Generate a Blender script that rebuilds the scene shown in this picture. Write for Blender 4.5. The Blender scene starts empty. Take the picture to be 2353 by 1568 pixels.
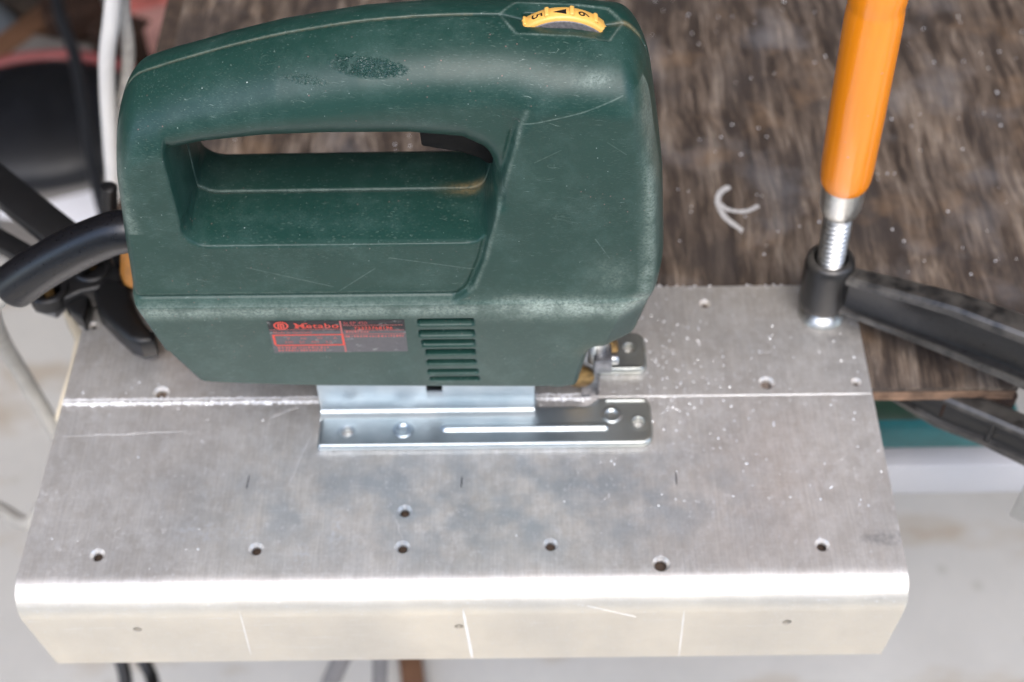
import bpy, bmesh, math, random
import numpy as np
from mathutils import Vector, Matrix
random.seed(7); RNG = np.random.default_rng(7)
SC = bpy.context.scene; COL = SC.collection
K = 0.001                                        # the model is written in millimetres

# ------------------------------------------------------------------ camera
PW, PH, FPX = 2353.0, 1568.0, 3210.0             # pixel frame the photograph was measured in
PITCH, ROLL = math.radians(50.2), math.radians(0.65)
FW = Vector((0, math.cos(PITCH), -math.sin(PITCH)))
UP0 = Vector((0, math.sin(PITCH), math.cos(PITCH))); RT0 = Vector((1, 0, 0))
RT = RT0*math.cos(ROLL) - UP0*math.sin(ROLL); UP = RT0*math.sin(ROLL) + UP0*math.cos(ROLL)
CAM = Vector((0.469, -342.798, 446.473))         # mm; the plate's upper face is z = 0
cd = bpy.data.cameras.new("camera"); cam = bpy.data.objects.new("camera", cd); COL.objects.link(cam)
cam.matrix_world = Matrix(((RT.x, UP.x, -FW.x, CAM.x*K), (RT.y, UP.y, -FW.y, CAM.y*K),
                           (RT.z, UP.z, -FW.z, CAM.z*K), (0, 0, 0, 1)))
cd.sensor_width = 36; cd.lens = 36*FPX/PW; cd.clip_start = 0.02; cd.clip_end = 200
cd.dof.use_dof = True; cd.dof.focus_distance = 0.432; cd.dof.aperture_fstop = 10.5; cd.dof.aperture_blades = 0
SC.camera = cam

# ------------------------------------------------------------------ sky, sun, exposure
w = bpy.data.worlds.new("World"); SC.world = w; w.use_nodes = True
SUN_EL, SUN_AZ = math.radians(58), math.radians(176)      # azimuth clockwise from +Y: behind the photographer
nt = w.node_tree; bg = nt.nodes["Background"]
sky = nt.nodes.new("ShaderNodeTexSky"); sky.sky_type = 'NISHITA'; sky.sun_disc = False
sky.sun_elevation = SUN_EL; sky.sun_rotation = SUN_AZ
sky.air_density = 1.0; sky.dust_density = 1.5; sky.ozone_density = 0.4
nt.links.new(sky.outputs[0], bg.inputs[0]); bg.inputs[1].default_value = 0.13
sd = bpy.data.lights.new("sun", 'SUN'); sd.energy = 0.42; sd.angle = math.radians(42); sd.color = (1, 0.955, 0.89)
sun = bpy.data.objects.new("sun", sd); COL.objects.link(sun)
dirv = Vector((math.sin(SUN_AZ)*math.cos(SUN_EL), math.cos(SUN_AZ)*math.cos(SUN_EL), math.sin(SUN_EL)))
sun.rotation_euler = dirv.to_track_quat('Z', 'Y').to_euler(); sun.location = (0.3, -3, 3)
SC.view_settings.view_transform = 'Standard'; SC.view_settings.look = 'None'
SC.view_settings.gamma = 1; SC.view_settings.exposure = 2.2

# ------------------------------------------------------------------ helpers
def ray(px, py): return FW + RT*((px-PW/2)/FPX) - UP*((py-PH/2)/FPX)
def at(px, py, axis, val):
    """point (mm) seen at a pixel on the plane axis = val"""
    r = ray(px, py); t = (val-CAM[axis])/r[axis]; return CAM + r*t

OFF = {}
def thing(name, label, cat, loc=(0, 0, 0), group=None):
    o = bpy.data.objects.new(name, None); COL.objects.link(o); o.location = Vector(loc)*K
    o.empty_display_size = 0.01; tag(o, label, cat, group); OFF[o.name] = Vector(loc); return o
def tag(o, label=None, cat=None, group=None, kind=None):
    if label: o['label'] = label
    if cat: o['category'] = cat
    if group: o['group'] = group
    if kind: o['kind'] = kind
    return o
def obj(name, verts, faces, mat, parent=None, smooth=False, label=None):
    """one mesh object from millimetre coordinates of the whole scene"""
    off = OFF.get(parent.name, Vector()) if parent else Vector()
    me = bpy.data.meshes.new(name)
    v = np.asarray(verts, dtype=float)
    v = (v - np.array(off))*K
    me.from_pydata(v.tolist() if len(v) < 20000 else v.tolist(), [], [list(map(int, f)) for f in faces])
    me.update()
    if smooth: me.polygons.foreach_set("use_smooth", [True]*len(me.polygons))
    me.materials.append(mat)
    o = bpy.data.objects.new(name, me); COL.objects.link(o)
    if parent: o.parent = parent; OFF[o.name] = off
    else: OFF[o.name] = Vector()
    if label: o['label'] = label
    return o
def from_bm(name, bm, mat, parent=None, smooth=False, label=None, angle=None):
    bmesh.ops.recalc_face_normals(bm, faces=bm.faces[:])
    off = OFF.get(parent.name, Vector()) if parent else Vector()
    for v in bm.verts: v.co = (v.co - off)*K
    me = bpy.data.meshes.new(name); bm.to_mesh(me); bm.free()
    if smooth:
        me.polygons.foreach_set("use_smooth", [True]*len(me.polygons))
        if angle: me.set_sharp_from_angle(angle=math.radians(angle))
    me.materials.append(mat)
    o = bpy.data.objects.new(name, me); COL.objects.link(o)
    if parent: o.parent = parent
    OFF[o.name] = off
    if label: o['label'] = label
    return o
def bm_box(bm, c, s, rot=None, bevel=0, seg=2):
    r = bmesh.ops.create_cube(bm, size=1.0); vs = r['verts']
    for v in vs: v.co = Vector((v.co.x*s[0], v.co.y*s[1], v.co.z*s[2]))
    if bevel:
        es = list({e for v in vs for e in v.link_edges})
        rb = bmesh.ops.bevel(bm, geom=es, offset=bevel, segments=seg, profile=0.5, affect='EDGES')
        vs = list({v for f in rb['faces'] for v in f.verts} | {v for v in vs if v.is_valid})
        # all verts of this island
        seen = set(vs); st = list(vs)
        while st:
            v = st.pop()
            for e in v.link_edges:
                o = e.other_vert(v)
                if o not in seen: seen.add(o); st.append(o)
        vs = list(seen)
    for v in vs:
        if rot is not None: v.co = rot @ v.co
        v.co += Vector(c)
    return vs
def box(name, c, s, mat, parent=None, rot=None, bevel=0, seg=2, label=None):
    bm = bmesh.new(); bm_box(bm, c, s, rot, bevel, seg)
    return from_bm(name, bm, mat, parent, smooth=bevel > 0, label=label, angle=40)
def bm_tube(bm, pts, rads, n=20, caps=True):
    pts = [Vector(p) for p in pts]; rings = []
    if not hasattr(rads, '__len__'): rads = [rads]*len(pts)
    up = Vector((0, 0, 1)); prev = None
    for i, p in enumerate(pts):
        t = (pts[min(i+1, len(pts)-1)] - pts[max(i-1, 0)]).normalized()
        if prev is None:
            a = t.cross(up)
            if a.length < .05: a = t.cross(Vector((0, 1, 0)))
            a.normalize()
        else: a = (prev - t*prev.dot(t)).normalized()
        prev = a; b = t.cross(a)
        rings.append([bm.verts.new(p + (a*math.cos(2*math.pi*k/n) + b*math.sin(2*math.pi*k/n))*rads[i]) for k in range(n)])
    for r0, r1 in zip(rings, rings[1:]):
        for k in range(n): bm.faces.new((r0[k], r0[(k+1) % n], r1[(k+1) % n], r1[k]))
    if caps: bm.faces.new(rings[0][::-1]); bm.faces.new(rings[-1])
def spline(pts, n=12):
    P = [Vector(p) for p in pts]; P = [P[0]*2-P[1]] + P + [P[-1]*2-P[-2]]; out = []
    for i in range(1, len(P)-2):
        for k in range(n):
            t = k/n; a, b, c, d = P[i-1], P[i], P[i+1], P[i+2]
            out.append(0.5*((2*b) + (c-a)*t + (2*a-5*b+4*c-d)*t*t + (3*b-a-3*c+d)*t**3))
    out.append(P[-2]); return out
def tube(name, pts, rads, mat, parent=None, n=20, label=None):
    bm = bmesh.new(); bm_tube(bm, pts, rads, n); return from_bm(name, bm, mat, parent, True, label, 50)
def lathe(name, prof, base, axis, mat, parent=None, n=40, label=None, angle=40):
    """prof: list of (radius, height along axis) from base (mm)"""
    bm = bmesh.new(); ax = Vector(axis).normalized(); a = ax.orthogonal().normalized(); b = ax.cross(a); rings = []
    for r, h in prof:
        c = Vector(base) + ax*h
        if r < 1e-4: rings.append([bm.verts.new(c)])
        else: rings.append([bm.verts.new(c + (a*math.cos(2*math.pi*k/n)+b*math.sin(2*math.pi*k/n))*r) for k in range(n)])
    for r0, r1 in zip(rings, rings[1:]):
        for k in range(n):
            k2 = (k+1) % n
            f = [r0[k % len(r0)], r0[k2 % len(r0)], r1[k2 % len(r1)], r1[k % len(r1)]]
            u = []
            for v in f:
                if v not in u: u.append(v)
            if len(u) > 2: bm.faces.new(u)
    if len(rings[0]) > 1: bm.faces.new(rings[0][::-1])
    if len(rings[-1]) > 1: bm.faces.new(rings[-1])
    return from_bm(name, bm, mat, parent, True, label, angle)
def prism(name, poly, origin, u, v, thick, mat, parent=None, bevel=0, label=None, seg=2, smooth=True):
    """outline poly in (u, v) about origin, extruded symmetrically along u x v"""
    bm = bmesh.new(); u = Vector(u).normalized(); v = Vector(v).normalized(); nn = u.cross(v)
    O = Vector(origin)
    lo = [bm.verts.new(O + u*a + v*b - nn*thick/2) for a, b in poly]
    f = bm.faces.new(lo); r = bmesh.ops.extrude_face_region(bm, geom=[f])
    for e in r['geom']:
        if isinstance(e, bmesh.types.BMVert): e.co += nn*thick
    if bevel:
        bmesh.ops.bevel(bm, geom=[e for e in bm.edges if e.calc_face_angle(0) > math.radians(28)], offset=bevel, segments=seg, profile=.5, affect='EDGES')
    return from_bm(name, bm, mat, parent, smooth and bevel > 0, label, 35)

# ------------------------------------------------------------------ materials
class NT:
    def __init__(s, name):
        s.m = bpy.data.materials.new(name); s.m.use_nodes = True; s.t = s.m.node_tree
        s.b = s.t.nodes["Principled BSDF"]
        tc = s.t.nodes.new("ShaderNodeTexCoord")
        s.v = s.vm('MULTIPLY', tc.outputs['Object'], (1000, 1000, 1000))
    def put(s, sock, x):
        if isinstance(x, bpy.types.NodeSocket): s.t.links.new(x, sock)
        elif x is not None:
            if hasattr(sock.default_value, '__len__') and not hasattr(x, '__len__'): x = (x,)*len(sock.default_value)
            if hasattr(sock.default_value, '__len__') and len(sock.default_value) == 4 and len(x) == 3: x = tuple(x)+(1,)
            sock.default_value = x
    def vm(s, op, a, b=None, c=None):
        n = s.t.nodes.new("ShaderNodeVectorMath"); n.operation = op; s.put(n.inputs[0], a)
        if op == 'SCALE': s.put(n.inputs[3], b)
        else:
            s.put(n.inputs[1], b); s.put(n.inputs[2], c)
        return n.outputs[1] if op in ('DOT_PRODUCT', 'LENGTH', 'DISTANCE') else n.outputs[0]
    def ma(s, op, a, b=None, c=None, clamp=False):
        n = s.t.nodes.new("ShaderNodeMath"); n.operation = op; n.use_clamp = clamp
        s.put(n.inputs[0], a); s.put(n.inputs[1], b); s.put(n.inputs[2], c); return n.outputs[0]
    def noise(s, scale=1, vec=None, detail=4, rough=.55, dist=0, out=0):
        n = s.t.nodes.new("ShaderNodeTexNoise"); s.put(n.inputs['Vector'], vec if vec is not None else s.v)
        n.inputs['Scale'].default_value = scale; n.inputs['Detail'].default_value = detail
        n.inputs['Roughness'].default_value = rough; n.inputs['Distortion'].default_value = dist; return n.outputs[out]
    def voro(s, scale=1, vec=None, feat='F1', out=0, rand=1):
        n = s.t.nodes.new("ShaderNodeTexVoronoi"); n.feature = feat; s.put(n.inputs['Vector'], vec if vec is not None else s.v)
        n.inputs['Scale'].default_value = scale; n.inputs['Randomness'].default_value = rand; return n.outputs[out]
    def mapv(s, scale=(1, 1, 1), rot=(0, 0, 0), loc=(0, 0, 0), vec=None):
        n = s.t.nodes.new("ShaderNodeMapping"); s.put(n.inputs[0], vec if vec is not None else s.v)
        n.inputs['Location'].default_value = loc; n.inputs['Rotation'].default_value = [math.radians(r) for r in rot]
        n.inputs['Scale'].default_value = scale; return n.outputs[0]
    def rng(s, x, a, b, c=0., d=1., smooth=False):
        n = s.t.nodes.new("ShaderNodeMapRange"); n.clamp = True
        if smooth: n.interpolation_type = 'SMOOTHSTEP'
        s.put(n.inputs[0], x); n.inputs[1].default_value = a; n.inputs[2].default_value = b
        n.inputs[3].default_value = c; n.inputs[4].default_value = d; return n.outputs[0]
    def mix(s, f, a, b, mode='MIX'):
        n = s.t.nodes.new("ShaderNodeMix"); n.data_type = 'RGBA'; n.blend_type = mode
        s.put(n.inputs[0], f); s.put(n.inputs[6], a); s.put(n.inputs[7], b); return n.outputs[2]
    def ramp(s, x, stops):
        n = s.t.nodes.new("ShaderNodeValToRGB"); s.put(n.inputs[0], x); el = n.color_ramp.elements
        while len(el) < len(stops): el.new(0.5)
        for e, (p, c) in zip(el, stops): e.position = p; e.color = tuple(c)+(1,)
        return n.outputs[0]
    def attr(s, name):
        n = s.t.nodes.new("ShaderNodeAttribute"); n.attribute_name = name; return n.outputs[2]
    def bump(s, h, strength=.3, dist=.0005, prev=None):
        n = s.t.nodes.new("ShaderNodeBump"); s.put(n.inputs['Height'], h); n.inputs['Strength'].default_value = strength
        n.inputs['Distance'].default_value = dist
        if prev is not None: s.put(n.inputs['Normal'], prev)
        return n.outputs[0]
    def seg(s, p0, p1, w, axes=(1, 0, 1)):
        """mask of a thin line between two points, measured in the plane of the two axes"""
        A = Vector(p0); d = Vector(p1)-A; L = d.length; d.normalize()
        p = s.vm('SUBTRACT', s.vm('MULTIPLY', s.v, axes), tuple(A))
        t = s.ma('MINIMUM', s.ma('MAXIMUM', s.vm('DOT_PRODUCT', p, tuple(d)), 0.), L)
        q = s.vm('SUBTRACT', p, s.vm('SCALE', tuple(d), t))
        return s.rng(s.vm('LENGTH', q), w*.3, w, 1, 0)
    def ell(s, c, r, axes=(1, 0, 1), soft=.4):
        p = s.vm('DIVIDE', s.vm('SUBTRACT', s.vm('MULTIPLY', s.v, axes), c), r)
        return s.rng(s.vm('LENGTH', p), 1-soft, 1+soft, 1, 0, True)
    def set(s, **kw):
        for k, x in kw.items(): s.put(s.b.inputs[k.replace('_', ' ')], x)
        return s.m
def plain(name, col, rough=.5, metal=0., var=.25, scale=.2, bump=0., bscale=1., spec=.5):
    t = NT(name); n = t.noise(scale, detail=5)
    f = t.rng(n, .3, .7, 1-var, 1+var)
    c = t.mix(1, col, t.ramp(f, [(0, (0, 0, 0)), (1, (1, 1, 1))]), 'MULTIPLY') if False else t.vm('SCALE', col, f)
    kw = dict(Base_Color=c, Roughness=t.rng(t.noise(scale*3), .3, .7, rough-.06, rough+.06), Metallic=metal, Specular_IOR_Level=spec)
    if bump: kw['Normal'] = t.bump(t.noise(bscale, detail=6), bump, .0004)
    return t.set(**kw)

def mat_green():
    t = NT("green_housing_plastic")
    wear = t.attr("wear"); dirt = t.attr("dirt")
    fine = t.noise(1.7, detail=6, rough=.7); big = t.noise(.035, detail=3)
    base = t.mix(t.rng(big, .3, .7), (.0075, .035, .0265), (.0105, .0425, .032))
    base = t.mix(t.rng(fine, .4, .75, 0, .6), base, (.015, .052, .042))
    haze = t.ma('MULTIPLY', t.rng(t.noise(.055, t.mapv(loc=(2, 9, 77)), detail=6, rough=.7), .48, .66), t.rng(t.noise(2.2, detail=4, rough=.8), .35, .6, .15, 1))
    base = t.mix(t.ma('MULTIPLY', haze, .36), base, (.07, .125, .108))
    # scuffs: many fine hairlines in several directions, in patches
    sc = None
    for i, (ry, sx, sz) in enumerate(((35, .16, 4.2), (-52, .2, 3.6), (68, .15, 4.0), (-20, .18, 3.4), (100, .2, 4.))):
        wv = t.vm('ADD', t.v, t.vm('SCALE', t.vm('SUBTRACT', t.noise(.08, t.mapv(loc=(i*5, 2, 1)), detail=2, out=1), (.5, .5, .5)), 8))
        n = t.noise(1.0, t.mapv((sx, .8, sz), (0, ry, 0), (i*17.3, 4, i*9.1), vec=wv), detail=2, rough=.5)
        line = t.rng(n, .68, .80)
        patch = t.rng(t.noise(.07, t.mapv(loc=(i*31, 7, i*13)), detail=4), .50, .64)
        k = t.ma('MULTIPLY', line, patch); sc = k if sc is None else t.ma('MAXIMUM', sc, k)
    # short hair marks in clusters
    hair = None
    for i, (ry, sx, sz) in enumerate(((28, .30, 2.2), (-40, .34, 2.0), (72, .28, 2.4), (-75, .36, 2.2))):
        vv = t.mapv((sx, .6, sz), (0, ry, 0), (i*7.7, 3, i*5.1))
        k = t.ma('MULTIPLY', t.rng(t.voro(1., vv), .06, .22, 1, 0), t.rng(t.noise(.05, t.mapv(loc=(i*11, 70, 3)), detail=4), .46, .60, .0, 1.))
        hair = k if hair is None else t.ma('MAXIMUM', hair, k)
    edge = t.rng(wear, .05, .5)
    hair = t.ma('MULTIPLY', hair, t.ma('ADD', .24, t.ma('MULTIPLY', edge, .7)))
    sc = t.ma('MAXIMUM', sc, hair)
    # single long scratches
    for a, b, wd, s_ in (((4, 0, 166.8), (22, 0, 171.6), .3, .55), ((22, 0, 171.6), (34, 0, 175.6), .3, .4), ((-88, 0, 104), (-60, 0, 94), .3, .35), ((-45, 0, 103), (-58, 0, 92), .3, .35),
                         ((30, 0, 160), (36, 0, 155), .25, .22), ((28, 0, 118), (33, 0, 109), .3, .35), ((14, 0, 128), (22, 0, 125.5), .25, .2),
                         ((-40, 0, 108), (-12, 0, 102), .3, .4), ((-12, 0, 138), (-38, 0, 127), .3, .35), ((8, 0, 152), (16, 0, 157), .25, .2)):
        k = t.ma('MULTIPLY', t.seg(a, b, wd), t.rng(t.noise(.6), .3, .6, s_*.3, s_)); sc = t.ma('MAXIMUM', sc, k)
    sc = t.ma('MULTIPLY', sc, .5)
    # worn ridges
    wn = t.ma('MULTIPLY', t.rng(t.noise(.9, t.mapv((1, 1, 1.3)), detail=6, rough=.8), .36, .60), t.rng(t.noise(.13, detail=4), .36, .58, .25, 1))
    wl = t.ma('MULTIPLY', wear, t.ma('ADD', .12, t.ma('MULTIPLY', wn, .9)))
    # white nicks
    vd = t.voro(.16); nick = t.ma('MULTIPLY', t.rng(vd, .02, .045, .8, 0), t.rng(t.noise(.05, t.mapv(loc=(5, 5, 5))), .52, .58))
    nick2 = t.ma('MULTIPLY', t.rng(t.voro(.42, t.mapv((1, 1, .7), (0, 30, 0), (3, 1, 7))), .03, .085, .5, 0), t.rng(t.noise(.08), .48, .6))
    col = t.mix(t.ma('MULTIPLY', t.ma('MAXIMUM', sc, wl), 1., clamp=True), base, (.34, .41, .355))
    col = t.mix(t.ma('MAXIMUM', nick, nick2), col, (.50, .56, .52))
    pink = t.ma('MULTIPLY', t.rng(t.voro(.33, t.mapv(loc=(11, 3, 2))), .04, .10, .5, 0), t.rng(t.noise(.03, t.mapv(loc=(40, 0, 9))), .52, .58))
    col = t.mix(pink, col, (.30, .15, .13))
    col = t.mix(t.ma('MULTIPLY', dirt, t.rng(t.noise(.8, detail=5), .3, .6, .2, .9)), col, (.33, .23, .10))
    # melted rough spot on the grip
    spot = t.ell((-41, 0, 181.5), (10.5, 1, 1.7), soft=.3)
    spot = t.ma('MULTIPLY', spot, t.rng(t.noise(.30, detail=6, rough=.75), .42, .52))
    spot2 = t.ma('MULTIPLY', t.ell((-60, 0, 177.8), (6, 1, .9), soft=.5), t.rng(t.noise(1.2), .45, .6))
    spot = t.ma('MAXIMUM', spot, t.ma('MULTIPLY', spot2, .4))
    col = t.mix(t.ma('MULTIPLY', spot, .32), col, (.012, .030, .026))
    rough = t.ma('ADD', t.rng(fine, .3, .7, .36, .46), t.ma('MULTIPLY', t.ma('MAXIMUM', sc, wl), .2))
    rough = t.ma('SUBTRACT', rough, t.ma('MULTIPLY', spot, .2))
    b1 = t.bump(t.noise(2.6, detail=3), .10, .0002)
    b2 = t.bump(t.ma('MULTIPLY', spot, t.voro(1.5)), .55, .0009, b1)
    b3 = t.bump(t.ma('MAXIMUM', sc, nick), .25, .0002, b2)
    return t.set(Base_Color=col, Roughness=rough, Normal=b3, Specular_IOR_Level=.38)

def mat_alu():
    t = NT("worn_aluminium")
    brush = t.noise(1, t.mapv((1.3, .03, 1.3)), detail=5, rough=.65)
    brushx = t.noise(1, t.mapv((.04, .9, .9)), detail=4, rough=.6)
    cloud = t.noise(.022, detail=5, rough=.6); fine = t.noise(1.1, detail=5, rough=.7)
    col = t.ramp(cloud, [(.25, (.64, .625, .60)), (.5, (.72, .695, .66)), (.75, (.79, .76, .715))])
    col = t.mix(t.rng(brush, .35, .65, 0, .42), col, (.47, .46, .45))
    col = t.mix(t.rng(brushx, .55, .75, 0, .3), col, (.84, .83, .82))
    mid_patch = t.ma('MULTIPLY', t.ell((-15, -50, 0), (95, 26, 1), (1, 1, 0), .6), t.rng(t.noise(.06, detail=5), .4, .62))  # broken blue-grey patch near the sheet's middle
    mot = t.rng(t.noise(.16, t.mapv((1, .8, 1), loc=(5, 5, 5)), detail=6, rough=.75), .42, .60)
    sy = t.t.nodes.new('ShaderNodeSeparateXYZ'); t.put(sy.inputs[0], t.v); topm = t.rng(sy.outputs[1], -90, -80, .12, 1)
    col = t.mix(t.rng(sy.outputs[1], -91.5, -84, .9, 0), col, t.mix(t.rng(t.noise(.012, t.mapv((1, 1, .4), loc=(8, 1, 3)), detail=4), .38, .62), (.86, .79, .66), (.68, .64, .56)))  # cleaner flange; its uneven cream tint paints in the floor's reflection
    col = t.mix(t.ma('MULTIPLY', t.ma('MULTIPLY', mot, .34), topm), col, (.43, .39, .345))
    mot2 = t.rng(t.noise(.30, t.mapv((1, .7, 1), loc=(15, 5, 5)), detail=5, rough=.75), .52, .64)
    col = t.mix(t.ma('MULTIPLY', t.ma('MULTIPLY', mot2, .36), topm), col, (.84, .83, .82))
    col = t.mix(t.ma('MULTIPLY', mid_patch, .7), col, (.35, .40, .44))
    for c, r, k in (((138, -68, 0), (8, 3, 1), .6), ((-74, -66, 0), (2.5, 7, 1), 0), ((136, 34, 0), (14, 10, 1), .25)):
        if k: col = t.mix(t.ma('MULTIPLY', t.ma('MULTIPLY', t.ell(c, r, (1, 1, 0), .6), t.rng(t.noise(.3), .35, .6)), k), col, (.20, .20, .21))
    for c, r in (((-66, -61, 0), (3, 9, 1)), ((-78, -73, 0), (3, 5, 1)), ((-100, -62, 0), (5, 4, 1)), ((-118, -62, 0), (8, 5, 1))):
        col = t.mix(t.ma('MULTIPLY', t.ma('MULTIPLY', t.ell(c, r, (1, 1, 0), .6), t.rng(t.noise(.45, detail=5), .48, .62)), .55), col, (.72, .74, .78))
    dust = t.ma('MULTIPLY', t.rng(t.voro(.32), .06, .2, 1, 0), t.rng(t.noise(.07, t.mapv(loc=(9, 2, 0))), .36, .52))
    dust2 = t.ma('MULTIPLY', t.rng(t.voro(.75), .05, .26, 1, 0), t.rng(t.noise(.05, t.mapv(loc=(1, 22, 0))), .36, .55))
    dm = t.ma('MAXIMUM', t.ma('MULTIPLY', dust, .42), t.ma('MULTIPLY', dust2, .5))
    col = t.mix(dm, col, (.80, .80, .80))
    tan = t.ma('MULTIPLY', t.rng(t.noise(.05, t.mapv(loc=(3, 60, 1)), detail=6), .5, .75), .15)
    col = t.mix(tan, col, (.50, .42, .33))
    sc = None
    for i, (rz, sx, sy) in enumerate(((3, .03, 2.0), (84, .05, 2.2), (40, .06, 2.4), (-30, .06, 2.2))):
        n = t.noise(1, t.mapv((sx, sy, 1), (0, 0, rz), (i*7, i*3, 0)), detail=2)
        k = t.ma('MULTIPLY', t.rng(n, .66, .78), t.rng(t.noise(.05, t.mapv(loc=(i*9, 3, 1))), .40, .56)); sc = k if sc is None else t.ma('MAXIMUM', sc, k)
    col = t.mix(t.ma('MULTIPLY', sc, .6), col, (.88, .88, .88))
    rough = t.rng(cloud, .3, .7, .42, .51); rough = t.ma('ADD', rough, t.rng(brush, .3, .7, -.03, .04))
    rough = t.ma('ADD', rough, t.ma('MULTIPLY', dm, .3))
    met = t.ma('SUBTRACT', .78, t.ma('MULTIPLY', dm, .6))
    b = t.bump(brush, .06, .0001); b = t.bump(fine, .07, .0002, b)
    return t.set(Base_Color=col, Roughness=rough, Metallic=met, Normal=b)

def mat_board():
    t = NT("weathered_plywood")
    warp = t.noise(.008, t.mapv((1, .7, 1), loc=(3, 1, 0)), detail=3, out=1)
    v = t.vm('ADD', t.v, t.vm('SCALE', t.vm('SUBTRACT', warp, (.5, .5, .5)), 22))
    v = t.vm('ADD', v, t.vm('MULTIPLY', t.vm('SUBTRACT', t.noise(.045, detail=4, out=1), (.5, .5, .5)), (4, 9, 0)))
    g1 = t.noise(1, t.mapv((.24, .020, .3), vec=v), detail=7, rough=.68)
    g2 = t.noise(1, t.mapv((.10, .022, .2), (0, 0, 2), vec=v), detail=4, rough=.6)
    g3 = t.noise(1, t.mapv((.95, .022, 1), vec=v), detail=4, rough=.6)
    blot = t.noise(.022, t.mapv((1, .8, 1), loc=(13, 4, 0)), detail=5, rough=.6)
    f = t.ma('ADD', t.ma('MULTIPLY', g1, .55), t.ma('MULTIPLY', g2, .45))
    col = t.ramp(f, [(.34, (.018, .013, .010)), (.45, (.060, .043, .032)), (.53, (.145, .108, .08)), (.63, (.27, .217, .17))])
    col = t.mix(t.rng(g3, .44, .66, 0, .55), col, (.045, .034, .028))
    col = t.mix(t.rng(blot, .36, .54, .72, 0), col, (.045, .037, .034))
    col = t.mix(t.rng(t.noise(.03, t.mapv(loc=(70, 9, 0)), detail=5), .56, .72, 0, .5), col, (.24, .15, .085))
    col = t.mix(t.rng(t.noise(.02, t.mapv(loc=(7, 90, 0)), detail=5), .54, .72, 0, .45), col, (.22, .215, .22))
    for c, r in (((112, 178, 0), (9, 13, 1)), ((86, 34, 0), (46, 12, 1))):
        col = t.mix(t.ma('MULTIPLY', t.ell(c, r, (1, 1, 0), .6), .62), col, (.035, .028, .026))
    col = t.mix(t.ma('MULTIPLY', t.ell((93, 220, 0), (6, 4, 1), (1, 1, 0), .7), .75), col, (.62, .62, .63))
    crack = t.rng(t.noise(1, t.mapv((.9, .012, .5), vec=v, loc=(4, 1, 0)), detail=3), .30, .36, 1, 0)
    col = t.mix(t.ma('MULTIPLY', crack, .65), col, (.018, .014, .012))
    h = t.ma('SUBTRACT', g1, t.ma('MULTIPLY', crack, .5))
    return t.set(Base_Color=col, Roughness=t.rng(g1, .3, .7, .62, .8), Normal=t.bump(h, .45, .0012), Specular_IOR_Level=.3)

def mat_concrete():
    t = NT("concrete")
    n = t.noise(.004, detail=8, rough=.6); f = t.noise(.12, detail=8, rough=.7)
    col = t.mix(t.rng(n, .35, .65), (.405, .395, .37), (.50, .49, .46))
    col = t.mix(t.rng(f, .4, .7, 0, .3), col, (.40, .40, .40))
    st = t.ma('MULTIPLY', t.rng(t.noise(.012, t.mapv((.7, 1.5, 1), loc=(31, 12, 0)), detail=4), .55, .68), .6)
    st = t.ma('MAXIMUM', st, t.ma('MULTIPLY', t.ell((415, 158, 0), (60, 7, 1), (1, 1, 0), .7), t.rng(t.noise(.03), .35, .6, .2, .8)))
    col = t.mix(st, col, (.34, .27, .19))
    col = t.mix(t.rng(t.voro(.02), .05, .13, .35, 0), col, (.27, .25, .21))
    return t.set(Base_Color=col, Roughness=.75, Normal=t.bump(f, .3, .001), Specular_IOR_Level=.3)

def mat_zinc():
    t = NT("zinc_plated_steel"); n = t.noise(.06, detail=4); f = t.noise(1.2, detail=4)
    col = t.mix(t.rng(n, .35, .65), (.35, .41, .45), (.46, .51, .54))
    v = t.v; sx = t.t.nodes.new("ShaderNodeSeparateXYZ"); t.put(sx.inputs[0], v)
    col = t.mix(t.rng(sx.outputs[0], 20, 55, 0, .55), col, (.50, .48, .38))
    return t.set(Base_Color=col, Roughness=t.rng(f, .3, .7, .34, .44), Metallic=.92, Normal=t.bump(t.noise(.25, detail=2), .05, .0004))

def mat_castblack():
    t = NT("black_painted_cast_iron"); n = t.noise(.4, detail=6, rough=.7)
    col = t.mix(t.rng(n, .35, .7), (.0045, .0045, .005), (.010, .010, .0105))
    d = t.rng(t.noise(.06, detail=5), .58, .74, 0, .25); col = t.mix(d, col, (.05, .045, .04))
    pt = t.t.nodes.new("ShaderNodeNewGeometry").outputs['Pointiness']
    e = t.ma('MULTIPLY', t.rng(pt, .53, .60), t.rng(t.noise(.12, detail=6), .36, .6, .15, 1)); col = t.mix(t.ma('MULTIPLY', e, .7), col, (.17, .155, .135))
    return t.set(Base_Color=col, Roughness=t.rng(n, .3, .7, .26, .38), Normal=t.bump(t.noise(1.2, detail=4), .2, .0004))

def mat_orange():
    t = NT("orange_lacquered_wood"); n = t.noise(1, t.mapv((.5, .5, .03)), detail=4)
    col = t.mix(t.rng(n, .3, .7), (.84, .245, .005), (.89, .27, .008))
    nk = t.ma('MULTIPLY', t.rng(t.voro(.12), .05, .09, .5, 0), t.rng(t.noise(.05), .45, .6)); col = t.mix(nk, col, (.30, .26, .2))
    return t.set(Base_Color=col, Roughness=.26, Coat_Weight=.5, Coat_Roughness=.08, Normal=t.bump(n, .05, .0003))

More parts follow.
